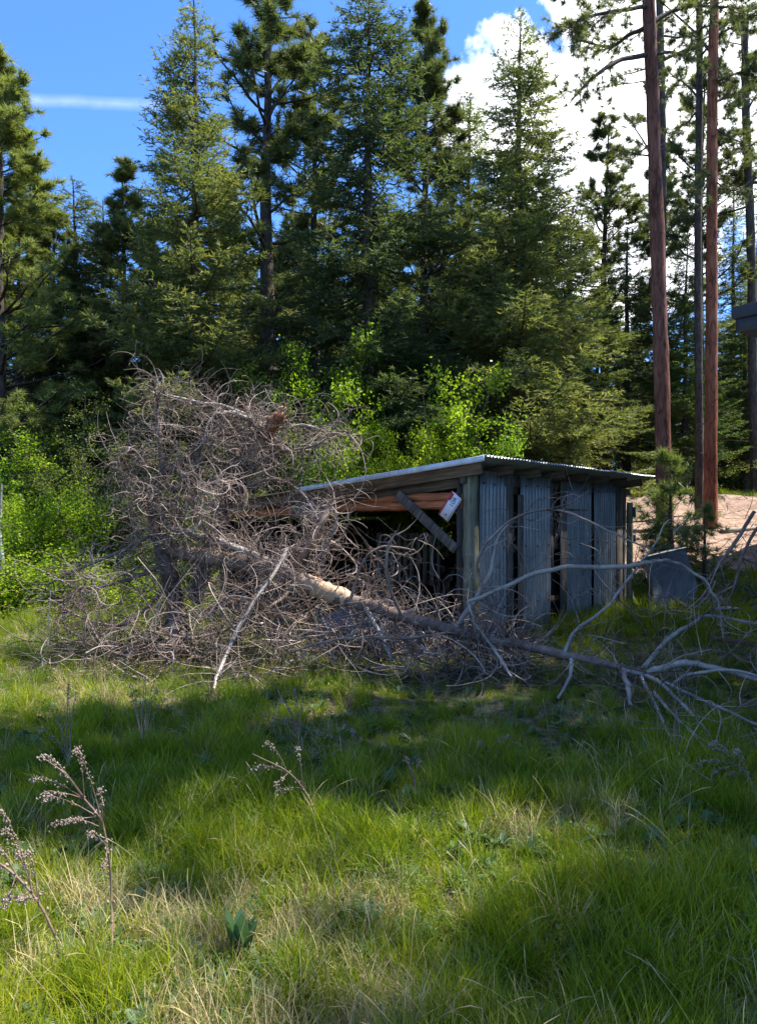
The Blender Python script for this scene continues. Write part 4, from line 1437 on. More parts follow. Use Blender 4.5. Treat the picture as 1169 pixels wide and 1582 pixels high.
def dead_tree(name, origin_px, label, pieces, twig_sets, group=None):
    """pieces: (part name, material, sequence, sides); twig_sets: dict"""
    o0 = np.array(P3(*origin_px)); o0[2] = float(gz(o0[0], o0[1]))
    root = empty(name, tuple(o0))
    axes = []
    for (pn, mt, seq, k) in pieces:
        mb = MB()
        Q = limb(mb, rel(PX(seq), o0), k, max(12, len(seq) * 6), 0.010 if k > 6 else 0.006)
        mb.build(pn, M[mt], root, True)
        axes.append(Q)
        if pn == 'splintered_top':
            ax_ = unit(Q[-1, :3] - Q[-4, :3]); r_ = Q[len(Q) // 2, 3]
            for _ in range(9):
                off = unit(rng.normal(size=3)) * r_ * rng.uniform(.3, .85)
                b_ = Q[-5, :3] + off; t_ = b_ + ax_ * rng.uniform(.05, .19) + off * rng.uniform(0, .7)
                mb = MB(); limb(mb, [(*b_, rng.uniform(.008, .017)), (*((b_ + t_) / 2 + rng.normal(0, .006, 3)), .009), (*t_, .0015)], 4, 5)
                mb.build('splinter', M[random.choice(['splinter', 'splinter', 'peeled'])], root)
    tw_all, rad_all = [], []
    for ts in twig_sets:
        src = np.concatenate([axes[i] for i in ts['on']])
        nxt = np.concatenate([np.vstack([axes[i][1:], axes[i][-1:] * 2 - axes[i][-2:-1]]) for i in ts['on']])
        n = ts['n']
        idx = rng.integers(0, len(src), n)
        st = src[idx, :3]
        td = unit(nxt[idx, :3] - src[idx, :3])
        d = unit(td * ts.get('along', .4) + unit(rng.normal(size=(n, 3))) + np.array(ts.get('bias', (0, 0, 0))))
        p1 = curly(st, d, rng.uniform(ts['len'][0], ts['len'][1], n), rng.uniform(ts['curl'][0], ts['curl'][1], n), S=11, jit=.7, grav=ts.get('grav', 0))
        r1 = (ts['r'][0] * .75 + (ts['r'][1] - ts['r'][0]) * 1.5 * rng.random((n, 1)) ** 2.2) * np.linspace(1, .35, 11)[None]
        tw_all.append(p1); rad_all.append(r1)
        m2 = ts.get('sub', 0) * n
        if m2:
            k_ = rng.integers(0, n, m2); j_ = rng.integers(2, 10, m2)
            s2 = p1[k_, j_]; t2 = unit(p1[k_, j_ + 1] - p1[k_, j_])
            d2 = unit(t2 * .6 + unit(rng.normal(size=(m2, 3))) * .9)
            p2 = curly(s2, d2, rng.uniform(.12, ts['len'][1] * .55, m2), rng.uniform(ts['curl'][0], ts['curl'][1], m2), S=11, jit=.6)
            tw_all.append(p2); rad_all.append(rng.uniform(ts['r'][0] * .5, ts['r'][1] * .55, (m2, 1)) * np.linspace(1, .4, 11)[None])
    P_, R_ = np.concatenate(tw_all), np.concatenate(rad_all)
    # keep twigs above the ground
    wx_, wy_ = P_[..., 0] + o0[0], P_[..., 1] + o0[1]
    g0 = gz(wx_, wy_) - o0[2] + .02
    low = P_[..., 2] < g0
    P_[..., 2] = np.where(low, g0 + .02 * rng.random(P_[..., 2].shape), P_[..., 2])
    tn_ = rng.normal(0, .17, len(P_)) - .02
    v, q = strands(P_, R_, 3)
    tag(mesh('twigs', v, q, M['dead'], True, parent=root, attr=np.repeat(tn_, 33)), kind='stuff')
    tag(root, label, 'dead tree', group)
    return root


# 1. the long log lying from the stump to the right edge
log_seq = [(250, 846, 9.0, 22), (330, 862, 8.7, 26), (400, 876, 8.45, 26), (460, 897, 8.2, 27), (545, 930, 7.95, 23), (580, 938, 7.85, 19), (620, 953, 7.75, 19), (700, 973, 7.6, 17), (760, 990, 7.5, 14), (800, 995, 7.45, 15), (900, 1018, 7.3, 12), (1000, 1040, 7.2, 9)]
peel_seq = [(466, 899, 8.18, 28), (485, 905, 8.12, 29), (510, 916, 8.05, 28), (538, 927, 7.97, 25)]
P = [
 ('trunk', 'dead_bark', log_seq, 12),
 ('peeled_trunk', 'peeled', peel_seq, 12),
 ('branch', 'dead_grey', [(722, 930, 7.4, 6), (760, 915, 7.35, 6), (810, 893, 7.3, 7), (870, 877, 7.2, 7.5), (960, 875, 7.1, 7), (1000, 868, 7.0, 6), (1030, 866, 6.95, 5), (1060, 876, 6.9, 4.5), (1095, 905, 6.9, 4), (1112, 940, 6.9, 3), (1116, 985, 6.9, 2)], 7),
 ('branch', 'dead_grey', [(722, 930, 7.4, 5), (735, 965, 7.35, 5), (760, 1000, 7.3, 4), (790, 1045, 7.0, 3)], 6),
 ('branch', 'dead_grey', [(700, 975, 7.6, 8), (735, 925, 7.5, 8), (757, 885, 7.45, 7), (770, 830, 7.4, 4), (795, 800, 7.4, 2.5)], 6),
 ('branch', 'dead', [(780, 992, 7.5, 6), (740, 890, 7.4, 5), (745, 850, 7.3, 4.5), (775, 815, 7.3, 4), (815, 792, 7.3, 4), (860, 788, 7.3, 3.5), (905, 803, 7.2, 3.2), (960, 830, 7.2, 3), (1010, 850, 7.1, 2.5)], 6),
 ('branch', 'dead_grey', [(870, 1012, 7.35, 7), (888, 975, 7.3, 6), (930, 945, 7.2, 5), (955, 915, 7.2, 4.5), (985, 875, 7.2, 4), (1020, 830, 7.2, 2)], 6),
 ('branch', 'dead_grey', [(995, 1030, 7.2, 8), (1030, 990, 7.3, 7), (1072, 961, 7.4, 6), (1099, 953, 7.5, 5.5), (1169, 964, 7.7, 5), (1230, 975, 7.9, 3)], 7),
 ('branch', 'dead_grey', [(1000, 1040, 7.2, 10), (1030, 1029, 7.1, 10), (1060, 1025, 7.1, 10), (1095, 1031, 7.0, 9), (1169, 1050, 6.9, 8), (1260, 1070, 6.8, 5)], 8),
 ('branch', 'dead_grey', [(960, 1034, 7.2, 7), (1010, 1050, 7.0, 7), (1035, 1070, 6.8, 6), (1075, 1110, 6.4, 5.5), (1097, 1138, 6.1, 4.5)], 7),
 ('branch', 'dead_grey', [(1028, 1055, 6.95, 6), (1080, 1080, 6.6, 5.5), (1120, 1098, 6.4, 5), (1169, 1120, 6.2, 4), (1220, 1140, 6, 3)], 6),
 ('branch', 'dead_grey', [(990, 1045, 7.1, 6), (1010, 1085, 6.6, 5), (1030, 1130, 6.1, 4.5), (1060, 1180, 5.6, 4), (1100, 1208, 5.4, 2.5)], 6),
 ('branch', 'dead_grey', [(1010, 1070, 6.9, 6), (1040, 1105, 6.5, 5), (1075, 1135, 6.2, 4), (1115, 1160, 5.9, 3)], 6),
 ('branch', 'dead_grey', [(1035, 1060, 7.0, 5), (1060, 1043, 7.0, 5), (1120, 1035, 6.9, 5), (1169, 1045, 6.8, 4), (1230, 1075, 6.8, 3)], 6),
 ('branch', 'dead_grey', [(963, 1038, 7.2, 8), (969, 1062, 7.1, 8), (974, 1090, 6.9, 5)], 7),
 ('branch', 'dead_grey', [(882, 1018, 7.3, 7), (880, 1045, 7.1, 6), (862, 1078, 6.7, 4)], 6),
 ('branch', 'dead_bark', [(1165, 790, 7.2, 6), (1140, 830, 7.2, 6), (1112, 870, 7.3, 5), (1090, 900, 7.3, 3)], 6),
 ('branch', 'dead_bark', [(1180, 800, 7.1, 6), (1150, 850, 7.2, 5), (1135, 900, 7.2, 4), (1120, 940, 7.2, 2.5)], 6),
 ('branch', 'dead', [(620, 950, 7.7, 6), (600, 900, 7.6, 6), (598, 850, 7.6, 5), (612, 820, 7.6, 3)], 6),
 ('branch', 'dead_grey', [(565, 940, 7.8, 8), (590, 985, 7.6, 7), (605, 1020, 7.4, 5)], 6),
 ('branch', 'dead', [(700, 975, 7.6, 5), (640, 985, 7.4, 5), (560, 985, 7.3, 4.5), (500, 992, 7.3, 4), (440, 1010, 7.2, 3)], 6),
 ('branch', 'dead', [(540, 930, 7.9, 5), (560, 870, 7.8, 4.5), (590, 845, 7.8, 4), (640, 850, 7.8, 3)], 6),
]
fallen = dead_tree('fallen_dead_tree', (700, 975, 7.6), 'long fallen dead pine lying before the shed, bare grey limbs reaching right', P, [
    dict(on=[0], n=300, len=(.3, 1.0), curl=(.6, 3.2), r=(.0045, .0095), sub=2, bias=(0, .55, -.1)),
    dict(on=[2, 3, 4, 5, 6], n=111, len=(.25, .8), curl=(.6, 3.2), r=(.004, .007), sub=2),
    dict(on=[7, 8, 9, 10, 11, 12, 13, 14, 15, 16, 17], n=117, len=(.3, 1.1), curl=(.4, 2.4), r=(.004, .008), sub=2),
    dict(on=[18, 19, 20, 21], n=60, len=(.25, .8), curl=(.8, 3.6), r=(.004, .008), sub=2),
])

# 2. standing broken stump at the left
P = [
 ('trunk', 'dead_bark', [(276, 1015, 9.0, 30), (270, 930, 9.0, 27), (260, 880, 9.0, 25), (246, 835, 9.0, 23), (239, 812, 9.0, 20)], 12),
 ('splintered_top', 'splinter', [(242, 824, 8.97, 21), (237, 806, 8.97, 19), (231, 790, 8.96, 6)], 7),
 ('branch', 'dead_bark', [(243, 822, 9, 7), (190, 850, 8.7, 6), (130, 875, 8.4, 5), (75, 903, 8.2, 3)], 6),
 ('branch', 'dead_bark', [(262, 865, 9, 7), (215, 890, 8.6, 6), (160, 905, 8.3, 5), (110, 915, 8.1, 3)], 6),
 ('branch', 'dead', [(265, 900, 9, 6), (200, 960, 8.3, 5), (140, 960, 8.0, 4), (75, 925, 7.9, 3)], 6),
 ('branch', 'dead', [(270, 950, 9, 6), (215, 1000, 8.2, 5), (160, 1000, 7.8, 4), (125, 920, 7.9, 3), (130, 905, 7.9, 2)], 6),
]
dead_tree('standing_dead_stump', (276, 1010, 9.0), 'upright dead stump with a freshly splintered orange top at the left of the brush', P, [
    dict(on=[0], n=170, len=(.3, 1.05), curl=(.6, 3.0), r=(.0035, .007), sub=2, bias=(-.2, .35, -.05)),
    dict(on=[2, 3, 4, 5], n=241, len=(.25, .9), curl=(.6, 3.0), r=(.004, .008), sub=2, bias=(-.1, -.1, -.05)),
])

# 3. the leaning snag with the orange broken tip
P = [
 ('trunk', 'dead_bark', [(300, 930, 9.6, 24), (330, 835, 9.6, 22), (352, 775, 9.5, 21), (376, 728, 9.4, 19), (394, 700, 9.4, 18)], 12),
 ('peeled_trunk', 'peeled', [(384, 712, 9.3, 22), (400, 688, 9.25, 23), (416, 664, 9.2, 20)], 10),
 ('splintered_top', 'splinter', [(412, 672, 9.2, 15), (421, 656, 9.15, 22), (430, 645, 9.1, 19), (437, 636, 9.1, 11)], 7),
 ('splinter', 'peeled', [(424, 640, 9.27, 6), (434, 630, 9.26, 5), (444, 631, 9.26, 2)], 4),
 ('branch', 'dead_grey', [(425, 672, 9.3, 7), (400, 652, 9.2, 7), (360, 632, 9.1, 6), (300, 620, 9.0, 6), (262, 612, 8.9, 5), (235, 607, 8.9, 3)], 7),
 ('branch', 'dead_grey', [(405, 660, 9.2, 5), (370, 640, 9.0, 6), (338, 638, 8.9, 6), (322, 655, 8.8, 5), (316, 688, 8.7, 3)], 7),
 ('branch', 'dead_grey', [(430, 662, 9.3, 5), (470, 658, 9.2, 5), (498, 665, 9.2, 3), (510, 680, 9.2, 2)], 6),
 ('branch', 'dead_bark', [(400, 690, 9.3, 5), (345, 670, 9.0, 5), (300, 698, 8.9, 6), (250, 735, 8.8, 6), (225, 760, 8.8, 4)], 6),
 ('branch', 'dead', [(380, 725, 9.3, 6), (430, 700, 9.1, 5), (480, 690, 9.0, 4), (530, 665, 9, 3), (545, 685, 9, 2)], 6),
 ('branch', 'dead', [(360, 760, 9.3, 6), (420, 740, 9.0, 5), (465, 760, 8.9, 4), (500, 820, 8.8, 3)], 6),
]
dead_tree('leaning_dead_snag', (300, 930, 9.6), 'leaning dead snag with a pale peeled neck and orange broken tip above the brush', P, [
    dict(on=[0, 1], n=240, len=(.3, 1.1), curl=(.8, 3.6), r=(.0045, .0095), sub=2),
    dict(on=[4, 5, 6, 7], n=377, len=(.25, .85), curl=(.8, 3.6), r=(.004, .008), sub=2, bias=(0, 0, -.25)),
    dict(on=[8, 9], n=142, len=(.25, .85), curl=(.8, 3.6), r=(.004, .008), sub=2, bias=(0, 0, -.1)),
])

# 4. second fallen top: white limb, upright limb and the long pale pole
P = [
 ('trunk', 'dead_grey', [(450, 884, 8.2, 12), (430, 872, 8.25, 11), (380, 853, 8.35, 10), (330, 834, 8.5, 10), (285, 822, 8.6, 9), (262, 812, 8.65, 8), (242, 788, 8.7, 6)], 9),
 ('branch', 'dead_bark', [(242, 790, 8.7, 8), (240, 765, 8.7, 8), (249, 735, 8.7, 8), (247, 690, 8.7, 7), (243, 640, 8.7, 5), (241, 612, 8.7, 3)], 8),
 ('branch', 'dead_grey', [(444, 848, 7.9, 6), (420, 890, 7.7, 6.5), (385, 940, 7.4, 6.5), (345, 1020, 7.1, 6), (330, 1065, 6.9, 4)], 7),
 ('branch', 'dead_bark', [(512, 775, 8.6, 9), (490, 820, 8.5, 13), (462, 870, 8.4, 13), (440, 935, 8.3, 12), (425, 1000, 8.2, 9)], 8),
 ('branch', 'dead', [(470, 885, 8.2, 6), (430, 930, 7.9, 6), (370, 965, 7.6, 5), (300, 985, 7.4, 4), (230, 975, 7.3, 3)], 6),
 ('branch', 'dead', [(240, 790, 8.7, 5), (205, 760, 8.5, 4), (185, 720, 8.5, 3), (200, 690, 8.5, 2)], 6),
 ('branch', 'dead', [(330, 834, 8.5, 5), (300, 790, 8.3, 4), (320, 750, 8.3, 3), (360, 745, 8.3, 2)], 6),
 ('branch', 'dead', [(460, 890, 8.2, 5), (500, 850, 8.1, 4), (520, 800, 8.1, 3), (500, 770, 8.1, 2)], 6),
]
dead_tree('fallen_dead_treetop', (345, 1020, 7.6), 'tangled dead treetop with a smooth white limb sloping down to the long log', P, [
    dict(on=[0], n=204, len=(.3, .95), curl=(.8, 3.4), r=(.0045, .0095), sub=2),
    dict(on=[1, 5, 6], n=334, len=(.25, .85), curl=(.8, 3.6), r=(.004, .008), sub=2),
    dict(on=[3, 7], n=120, len=(.25, .9), curl=(.8, 3.4), r=(.004, .008), sub=2),
    dict(on=[2, 4], n=161, len=(.3, 1.0), curl=(.6, 3.0), r=(.004, .008), sub=2, bias=(0, 0, -.1)),
])

# 5. low brush heap along the ground
nt = 2025
u_ = rng.random(nt)
px_ = 60 + 760 * u_ ** .8
D_ = rng.uniform(7.1, 9.4, nt)
x_ = (px_ - 584.5) / 1150 * D_
hcap = np.interp(px_, [60, 150, 250, 420, 560, 700, 820], [.2, .35, .6, .7, .55, .35, .15])
st = np.stack([x_, D_, gz(x_, D_) + hcap * rng.random(nt) ** 1.2], 1)
d = unit(rng.normal(size=(nt, 3)) * [1, 1, .6])
pp = curly(st, d, rng.uniform(.25, 1.0, nt), rng.uniform(.5, 3.2, nt), S=10, jit=.7)
g0 = gz(pp[..., 0], pp[..., 1]) + .02
pp[..., 2] = np.maximum(pp[..., 2], g0)
v, q = strands(pp, (.0022 + .009 * rng.random((nt, 1)) ** 2.2) * np.linspace(1, .4, 10)[None], 3)
tag(mesh('brush_heap', v, q, M['dead'], True, attr=np.repeat(rng.normal(-.02, .17, nt), 30)), 'low heap of curled dead twigs on the ground under the fallen trees', 'brush', kind='stuff')
# grey weathered boards half in view at the right edge behind the limbs
bd = empty('weathered_board', tuple(G(1150, 8.0, .12)))
mb = MB(); mb.box((0.25, 0, 0.10), (1.1, .22, .03), Matrix.Rotation(.12, 3, 'Y') @ Matrix.Rotation(-.25, 3, 'Z'), .003); bevel(mb.build('plank', M['board_h'], bd), .003)
tag(bd, 'weathered grey board lying behind the fallen limbs at the right edge', 'board')

# ------------------------------------------------------------------ dry weeds in the foreground
def weed(name, label, seqs, seeds, group='tall dried weed stems in the meadow', rs=.0045, dens=1.0, seedsize=.0038):
    """seqs: list of pixel polylines; the first is the main stem"""
    b0 = seqs[0][0]
    o0 = np.array(P3(*b0[:3]))
    gg = float(gz(o0[0], o0[1]))
    root = empty(name, (o0[0], o0[1], gg))
    mb = MB(); V_, T_, n0 = [], [], 0
    for i, s in enumerate(seqs):
        pts = PX([(a[0], a[1], a[2], a[3] * .68) for a in s])
        if i == 0: pts[0] = (pts[0][0], pts[0][1], gg - .02, pts[0][3])
        pts = rel(pts, (o0[0], o0[1], gg))
        Q = limb(mb, pts, 5, 24, 0.0015)
        if i == 0:
            # papery leaf scraps down the stem
            ns = int(seeds * .8)
            j = rng.integers(3, 22, ns)
            c = Q[j, :3] + rng.normal(0, .008, (ns, 3)); sz = rng.uniform(.003, .008, ns)
        else:
            ns = int(seeds * 1.5)
            j = rng.integers(8, 24, ns)
            c = Q[j, :3] + rng.normal(0, .006, (ns, 3)) + np.array([0, 0, -.006]); sz = rng.uniform(.6, 1.25, ns) * seedsize
        # little octahedral capsules
        off = np.array([(1, 0, 0), (0, 1, 0), (-1, 0, 0), (0, -1, 0), (0, 0, 1.3), (0, 0, -1.3)])
        off = off[None] * sz[:, None, None] * rng.uniform(.6, 1.2, (ns, 6, 1))
        V_.append((c[:, None] + off).reshape(-1, 3))
        tt = np.array([(0, 1, 4), (1, 2, 4), (2, 3, 4), (3, 0, 4), (1, 0, 5), (2, 1, 5), (3, 2, 5), (0, 3, 5)])
        T_.append((tt[None] + (np.arange(ns) * 6)[:, None, None]).reshape(-1, 3) + n0); n0 += ns * 6
    mb.build('stem', M['dry_stem'], root, True)
    tag(mesh('seed_heads', np.concatenate(V_), np.concatenate(T_), M['seed'], parent=root), kind='stuff')
    tag(root, label, 'dried weed', group)


def fan(base, tips, D, w=3.0, up=.35):
    out = []
    for (tx, ty) in tips:
        bx, by = base
        out.append([(bx, by, D, w), (bx + (tx - bx) * .4, by + (ty - by) * .55 - 12 * up, D - .03, w * .75), (bx + (tx - bx) * .8, by + (ty - by) * .95 - 16 * up, D - .06, w * .5), (tx, ty, D - .08, w * .35)])
    return out


D = 2.75
weed('dry_weed', 'tall dried weed with pale seed heads bending left, second stem from the left edge',
     [[(175, 1475, D, 5), (172, 1400, D, 5), (168, 1320, D, 5), (156, 1268, D, 4.5), (128, 1232, D, 4), (100, 1195, D, 3.5), (62, 1168, D, 2)]] +
     fan((130, 1234), [(45, 1205), (62, 1228), (120, 1160), (60, 1170)], D) + fan((150, 1262), [(78, 1275), (66, 1235)], D) +
     fan((160, 1280), [(100, 1270), (152, 1222), (112, 1160)], D) + fan((166, 1310), [(138, 1290), (160, 1340)], D), 34)
D = 2.5
weed('dry_weed', 'thick dried weed leaning left out of the picture at the bottom left corner',
     [[(106, 1545, D, 5), (95, 1490, D, 5.5), (78, 1430, D, 6), (52, 1385, D, 5.5), (20, 1350, D, 6), (-15, 1325, D, 4)]] +
     fan((50, 1380), [(-5, 1255), (3, 1285), (28, 1320), (-10, 1395)], D) + fan((60, 1395), [(42, 1318), (30, 1390)], D) + fan((25, 1352), [(-20, 1300), (5, 1400)], D), 36)
D = 3.9
weed('dry_weed', 'thin dried weed with a feathery tip in the middle of the shaded grass',
     [[(497, 1300, D, 4), (486, 1255, D, 4), (465, 1215, D, 4), (440, 1190, D, 3.5), (390, 1165, D, 2)]] +
     fan((445, 1195), [(390, 1188), (408, 1150), (425, 1215)], D, 2.2) + fan((468, 1218), [(425, 1225), (458, 1158)], D, 2.2), 20, seedsize=.005)
D = 4.2
weed('dry_weed', 'short dried weed right of the feathery one',
     [[(645, 1250, D, 4), (641, 1215, D, 4), (632, 1185, D, 3), (624, 1168, D, 2)]] + fan((638, 1205), [(628, 1175), (650, 1178)], D, 2) + fan((600, 1158), [(590, 1152)], D, 2), 14, seedsize=.004)
D = 4.4
weed('dry_weed', 'dried weed with bushy pale seed heads leaning in from the right edge',
     [[(1180, 1260, D, 5), (1160, 1210, D, 5), (1140, 1182, D, 4.5), (1110, 1160, D, 4), (1080, 1152, D, 2)]] +
     fan((1140, 1182), [(1078, 1180), (1095, 1150), (1100, 1195)], D, 2.5) + fan((1158, 1205), [(1135, 1162), (1120, 1200)], D, 2.5), 36, seedsize=.006)
for (bx, by, D, tips, lab) in ((470, 1150, 5.3, [(405, 1105), (430, 1085), (455, 1070), (440, 1115)], 'grey wispy weed in the dark grass below the white pole'),
                              (560, 1180, 5.0, [(478, 1160), (500, 1140), (530, 1125), (545, 1130), (515, 1165)], 'broad wispy grey weed in the dark grass left of centre'),
                              (115, 1190, 4.9, [(88, 1110), (105, 1060), (60, 1130)], 'wispy dead weed in the shade at the left, above the tall seed head'),
                              (230, 1160, 5.4, [(200, 1060), (225, 1050), (245, 1070)], 'thin dead weed left of the long pale pole'),
                              (765, 1190, 4.9, [(740, 1150), (790, 1140)], 'short pale dry tuft just above the bright patch of grass')):
    weed('wispy_weed', lab, [[(bx, by, D, 3), (bx - 12, by - 25, D, 3), (tips[0][0], tips[0][1], D, 1.5)]] + fan((bx - 12, by - 25), tips, D, 2) + fan((bx - 6, by - 15), tips[1:], D, 2) + fan((bx - 9, by - 8), [(t_[0] + 14, t_[1] + 12) for t_ in tips], D, 1.6), 7, 'wispy dead weeds in the shaded grass', seedsize=.006)


# broad-leaved plants
def rosette(px, D, n, L, Wd, label, mt='sage_leaf', spread=.55, seed=1, name='broad_leaf_plant'):
    g_ = np.random.default_rng(seed)
    c = G(px, D)
    root = empty(name, tuple(c))
    for i in range(n):
        az = i / n * 6.28 + g_.normal(0, .3)
        out = np.array([math.cos(az), math.sin(az), 0])
        side = np.array([-math.sin(az), math.cos(az), 0])
        S = 9
        s = np.linspace(0, 1, S)
        l_ = L * g_.uniform(.7, 1.1)
        sp = spread * g_.uniform(.5, 1.3)
        ctr = out[None] * (l_ * sp * s ** 1.4)[:, None] + UP[None] * (l_ * (1.0 - .35 * sp) * s - l_ * .25 * sp * s ** 3)[:, None]
        wd = Wd * np.sin(np.clip(s * .93 + .07, 0, 1) * np.pi) ** .7 * .5
        keel = -.25 * wd
        V = np.stack([ctr - side * wd[:, None], ctr + UP * keel[:, None], ctr + side * wd[:, None]], 1).reshape(-1, 3)
        a = np.arange(S - 1) * 3
        q = np.concatenate([np.stack([a, a + 1, a + 4, a + 3], 1), np.stack([a + 1, a + 2, a + 5, a + 4], 1)])
        mesh('leaf', V, q, M[mt], True, parent=root, attr=np.full(S * 3, g_.random() * .5))
    tag(root, label, 'plant', 'broad leaved plants among the grass')


rosette(372, 2.62, 10, .22, .06, 'clump of broad upright blue green leaves at the bottom, left of centre', spread=.32, seed=3)
rosette(95, 2.58, 3, .20, .035, 'single long drooping leaves beside the thick leaning weed', 'weed_leaf', .6, 4)
rosette(160, 2.6, 4, .15, .04, 'few pale broad leaves at the foot of the seed head weed', 'weed_leaf', .9, 5)
rosette(12, 2.45, 4, .14, .05, 'broad bright leaves in the bottom left corner', 'weed_leaf', .9, 6)
rosette(600, 4.4, 6, .17, .05, 'broad leaves in the dark grass above the bright patch', 'weed_leaf', .5, 7)
rosette(985, 3.3, 6, .10, .04, 'low grey green rosette in the shade right of the bright patch', 'sage_leaf', 1.1, 8)
rosette(925, 3.6, 5, .09, .035, 'small grey green rosette beside the dark fallen leaves', 'sage_leaf', 1.2, 9)
rosette(780, 5.2, 7, .18, .06, 'broad shaded leaves below the fallen log', 'sage_leaf', .8, 10)
rosette(820, 3.45, 5, .12, .035, 'pale leaves inside the bright sunlit patch', 'weed_leaf', .8, 11)
rosette(1000, 5.0, 7, .15, .05, 'broad shaded leaves under the grey limbs at the right', 'sage_leaf', .8, 12)

# ------------------------------------------------------------------ grass
print('grass')
tufts = bpy.data.collections.new('grass_tufts')


def tuft(n, hmin, hmax, rad, wid, mt, seed, lean=.35, bend=.5, S=5, flat=False, tone=(.2, .2)):
    g_ = np.random.default_rng(seed)
    az = g_.random(n) * 6.28
    r0 = rad * np.sqrt(g_.random(n))
    a0 = g_.random(n) * 6.28
    base = np.stack([r0 * np.cos(a0), r0 * np.sin(a0), 0 * r0 - .01], 1)
    h = g_.uniform(hmin, hmax, n) * g_.uniform(.7, 1.0, n)
    out = np.stack([np.cos(az), np.sin(az), 0 * az], 1)
    ln = np.abs(g_.normal(0, lean, n)); bd_ = np.abs(g_.normal(0, bend, n))
    s = np.linspace(0, 1, S)
    ang = ln[:, None] + bd_[:, None] * s[None] ** 1.5 * 1.6
    if flat: ang = ang + .75
    st_ = h[:, None] / (S - 1)
    dr_ = np.cumsum(np.sin(ang) * st_, 1) - np.sin(ang[:, :1]) * st_
    dz_ = np.cumsum(np.cos(ang) * st_, 1) - np.cos(ang[:, :1]) * st_
    ctr = base[:, None] + out[:, None] * dr_[..., None] + UP[None, None] * dz_[..., None]
    sa = g_.random(n) * 6.28
    side = np.stack([np.cos(sa), np.sin(sa), 0 * sa], 1)
    w = wid * g_.uniform(.6, 1.2, n)[:, None] * (1 - s[None] ** 1.8) * .5 + .0003
    V = np.stack([ctr - side[:, None] * w[..., None], ctr + side[:, None] * w[..., None]], 2).reshape(-1, 3)
    i_, j_ = np.meshgrid(np.arange(n), np.arange(S - 1), indexing='ij')
    a = ((i_ * S + j_) * 2).ravel()
    q = np.stack([a, a + 1, a + 3, a + 2], 1)
    t_ = np.clip(g_.normal(tone[0], tone[1], n), 0, 1)
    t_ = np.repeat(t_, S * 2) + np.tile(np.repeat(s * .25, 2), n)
    o = mesh('tuft_%02d' % len(tufts.objects), V, q, M[mt], link=False, attr=t_)
    tufts.objects.link(o)


# 0-3 tall green, 4-5 medium, 6-7 short ground cover, 8-9 dry, 10 flat dry, 11 clover-ish leaves, 12 far big
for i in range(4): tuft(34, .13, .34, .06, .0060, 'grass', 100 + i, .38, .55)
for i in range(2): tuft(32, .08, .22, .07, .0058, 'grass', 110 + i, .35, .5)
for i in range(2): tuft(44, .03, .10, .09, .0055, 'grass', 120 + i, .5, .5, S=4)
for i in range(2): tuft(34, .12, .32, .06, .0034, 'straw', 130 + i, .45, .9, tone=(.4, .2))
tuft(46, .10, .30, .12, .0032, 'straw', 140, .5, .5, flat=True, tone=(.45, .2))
# small leafy forbs
g_ = np.random.default_rng(77)
n = 60
c = np.stack([g_.normal(0, .05, n), g_.normal(0, .05, n), g_.uniform(.01, .1, n)], 1)
d = unit(g_.normal(size=(n, 3)) * [1, 1, .5]); sd = unit(np.cross(d, g_.normal(size=(n, 3)) * .4 + UP))
L_ = g_.uniform(.012, .03, n)[:, None]
V = np.stack([c, c + d * L_ * .5 + sd * L_ * .35, c + d * L_, c + d * L_ * .5 - sd * L_ * .35], 1).reshape(-1, 3)
o = mesh('tuft_11', V, np.arange(n * 4).reshape(n, 4), M['weed_leaf'], link=False, attr=np.repeat(g_.random(n) * .6, 4)); tufts.objects.link(o)
tuft(60, .2, .45, .16, .011, 'grass', 150, .3, .4)

# broad leaved weeds: leaves lying out from a centre
g_ = np.random.default_rng(78)
Vs, Qs, k0 = [], [], 0
for i in range(11):
    az = g_.random() * 6.28; L0 = g_.uniform(.04, .10); w0 = L0 * g_.uniform(.28, .45)
    out = np.array([math.cos(az), math.sin(az), 0]); sd_ = np.array([-math.sin(az), math.cos(az), 0]); el = g_.uniform(.2, 1.1)
    s_ = np.linspace(0, 1, 6)
    ctr = out[None] * (L0 * s_ * math.cos(el * .8))[:, None] + UP[None] * (L0 * (s_ * math.sin(el) - .35 * s_ ** 2 * math.sin(el)) + .015)[:, None] + np.array([g_.normal(0, .015), g_.normal(0, .015), 0])
    w_ = w0 * np.sin(np.clip(s_ * .92 + .08, 0, 1) * np.pi) ** .7 * .5 + .0005
    v_ = np.stack([ctr - sd_ * w_[:, None], ctr - UP * (w_ * .3)[:, None], ctr + sd_ * w_[:, None]], 1).reshape(-1, 3)
    a = np.arange(5) * 3 + k0
    Qs += [np.stack([a, a + 1, a + 4, a + 3], 1), np.stack([a + 1, a + 2, a + 5, a + 4], 1)]
    Vs.append(v_); k0 += 18
o = mesh('tuft_13', np.concatenate(Vs), np.concatenate(Qs), M['weed_leaf'], True, link=False, attr=np.repeat(g_.random(11) * .6, 18)); tufts.objects.link(o)
# single tall stems with seed heads
n_ = 2
st_ = curly(np.stack([g_.normal(0, .05, n_), g_.normal(0, .05, n_), np.zeros(n_)], 1), np.stack([g_.normal(0, .22, n_), g_.normal(0, .22, n_), np.ones(n_)], 1), g_.uniform(.18, .36, n_), g_.uniform(.3, 1.3, n_), S=9, jit=.4)
rd_ = np.full((n_, 9), .0007); rd_[:, -2] = .0018; rd_[:, -1] = .0005
v, q = strands(st_, rd_, 3)
o = mesh('tuft_14', v, q, M['straw'], link=False, attr=np.full(len(v), .5)); tufts.objects.link(o)


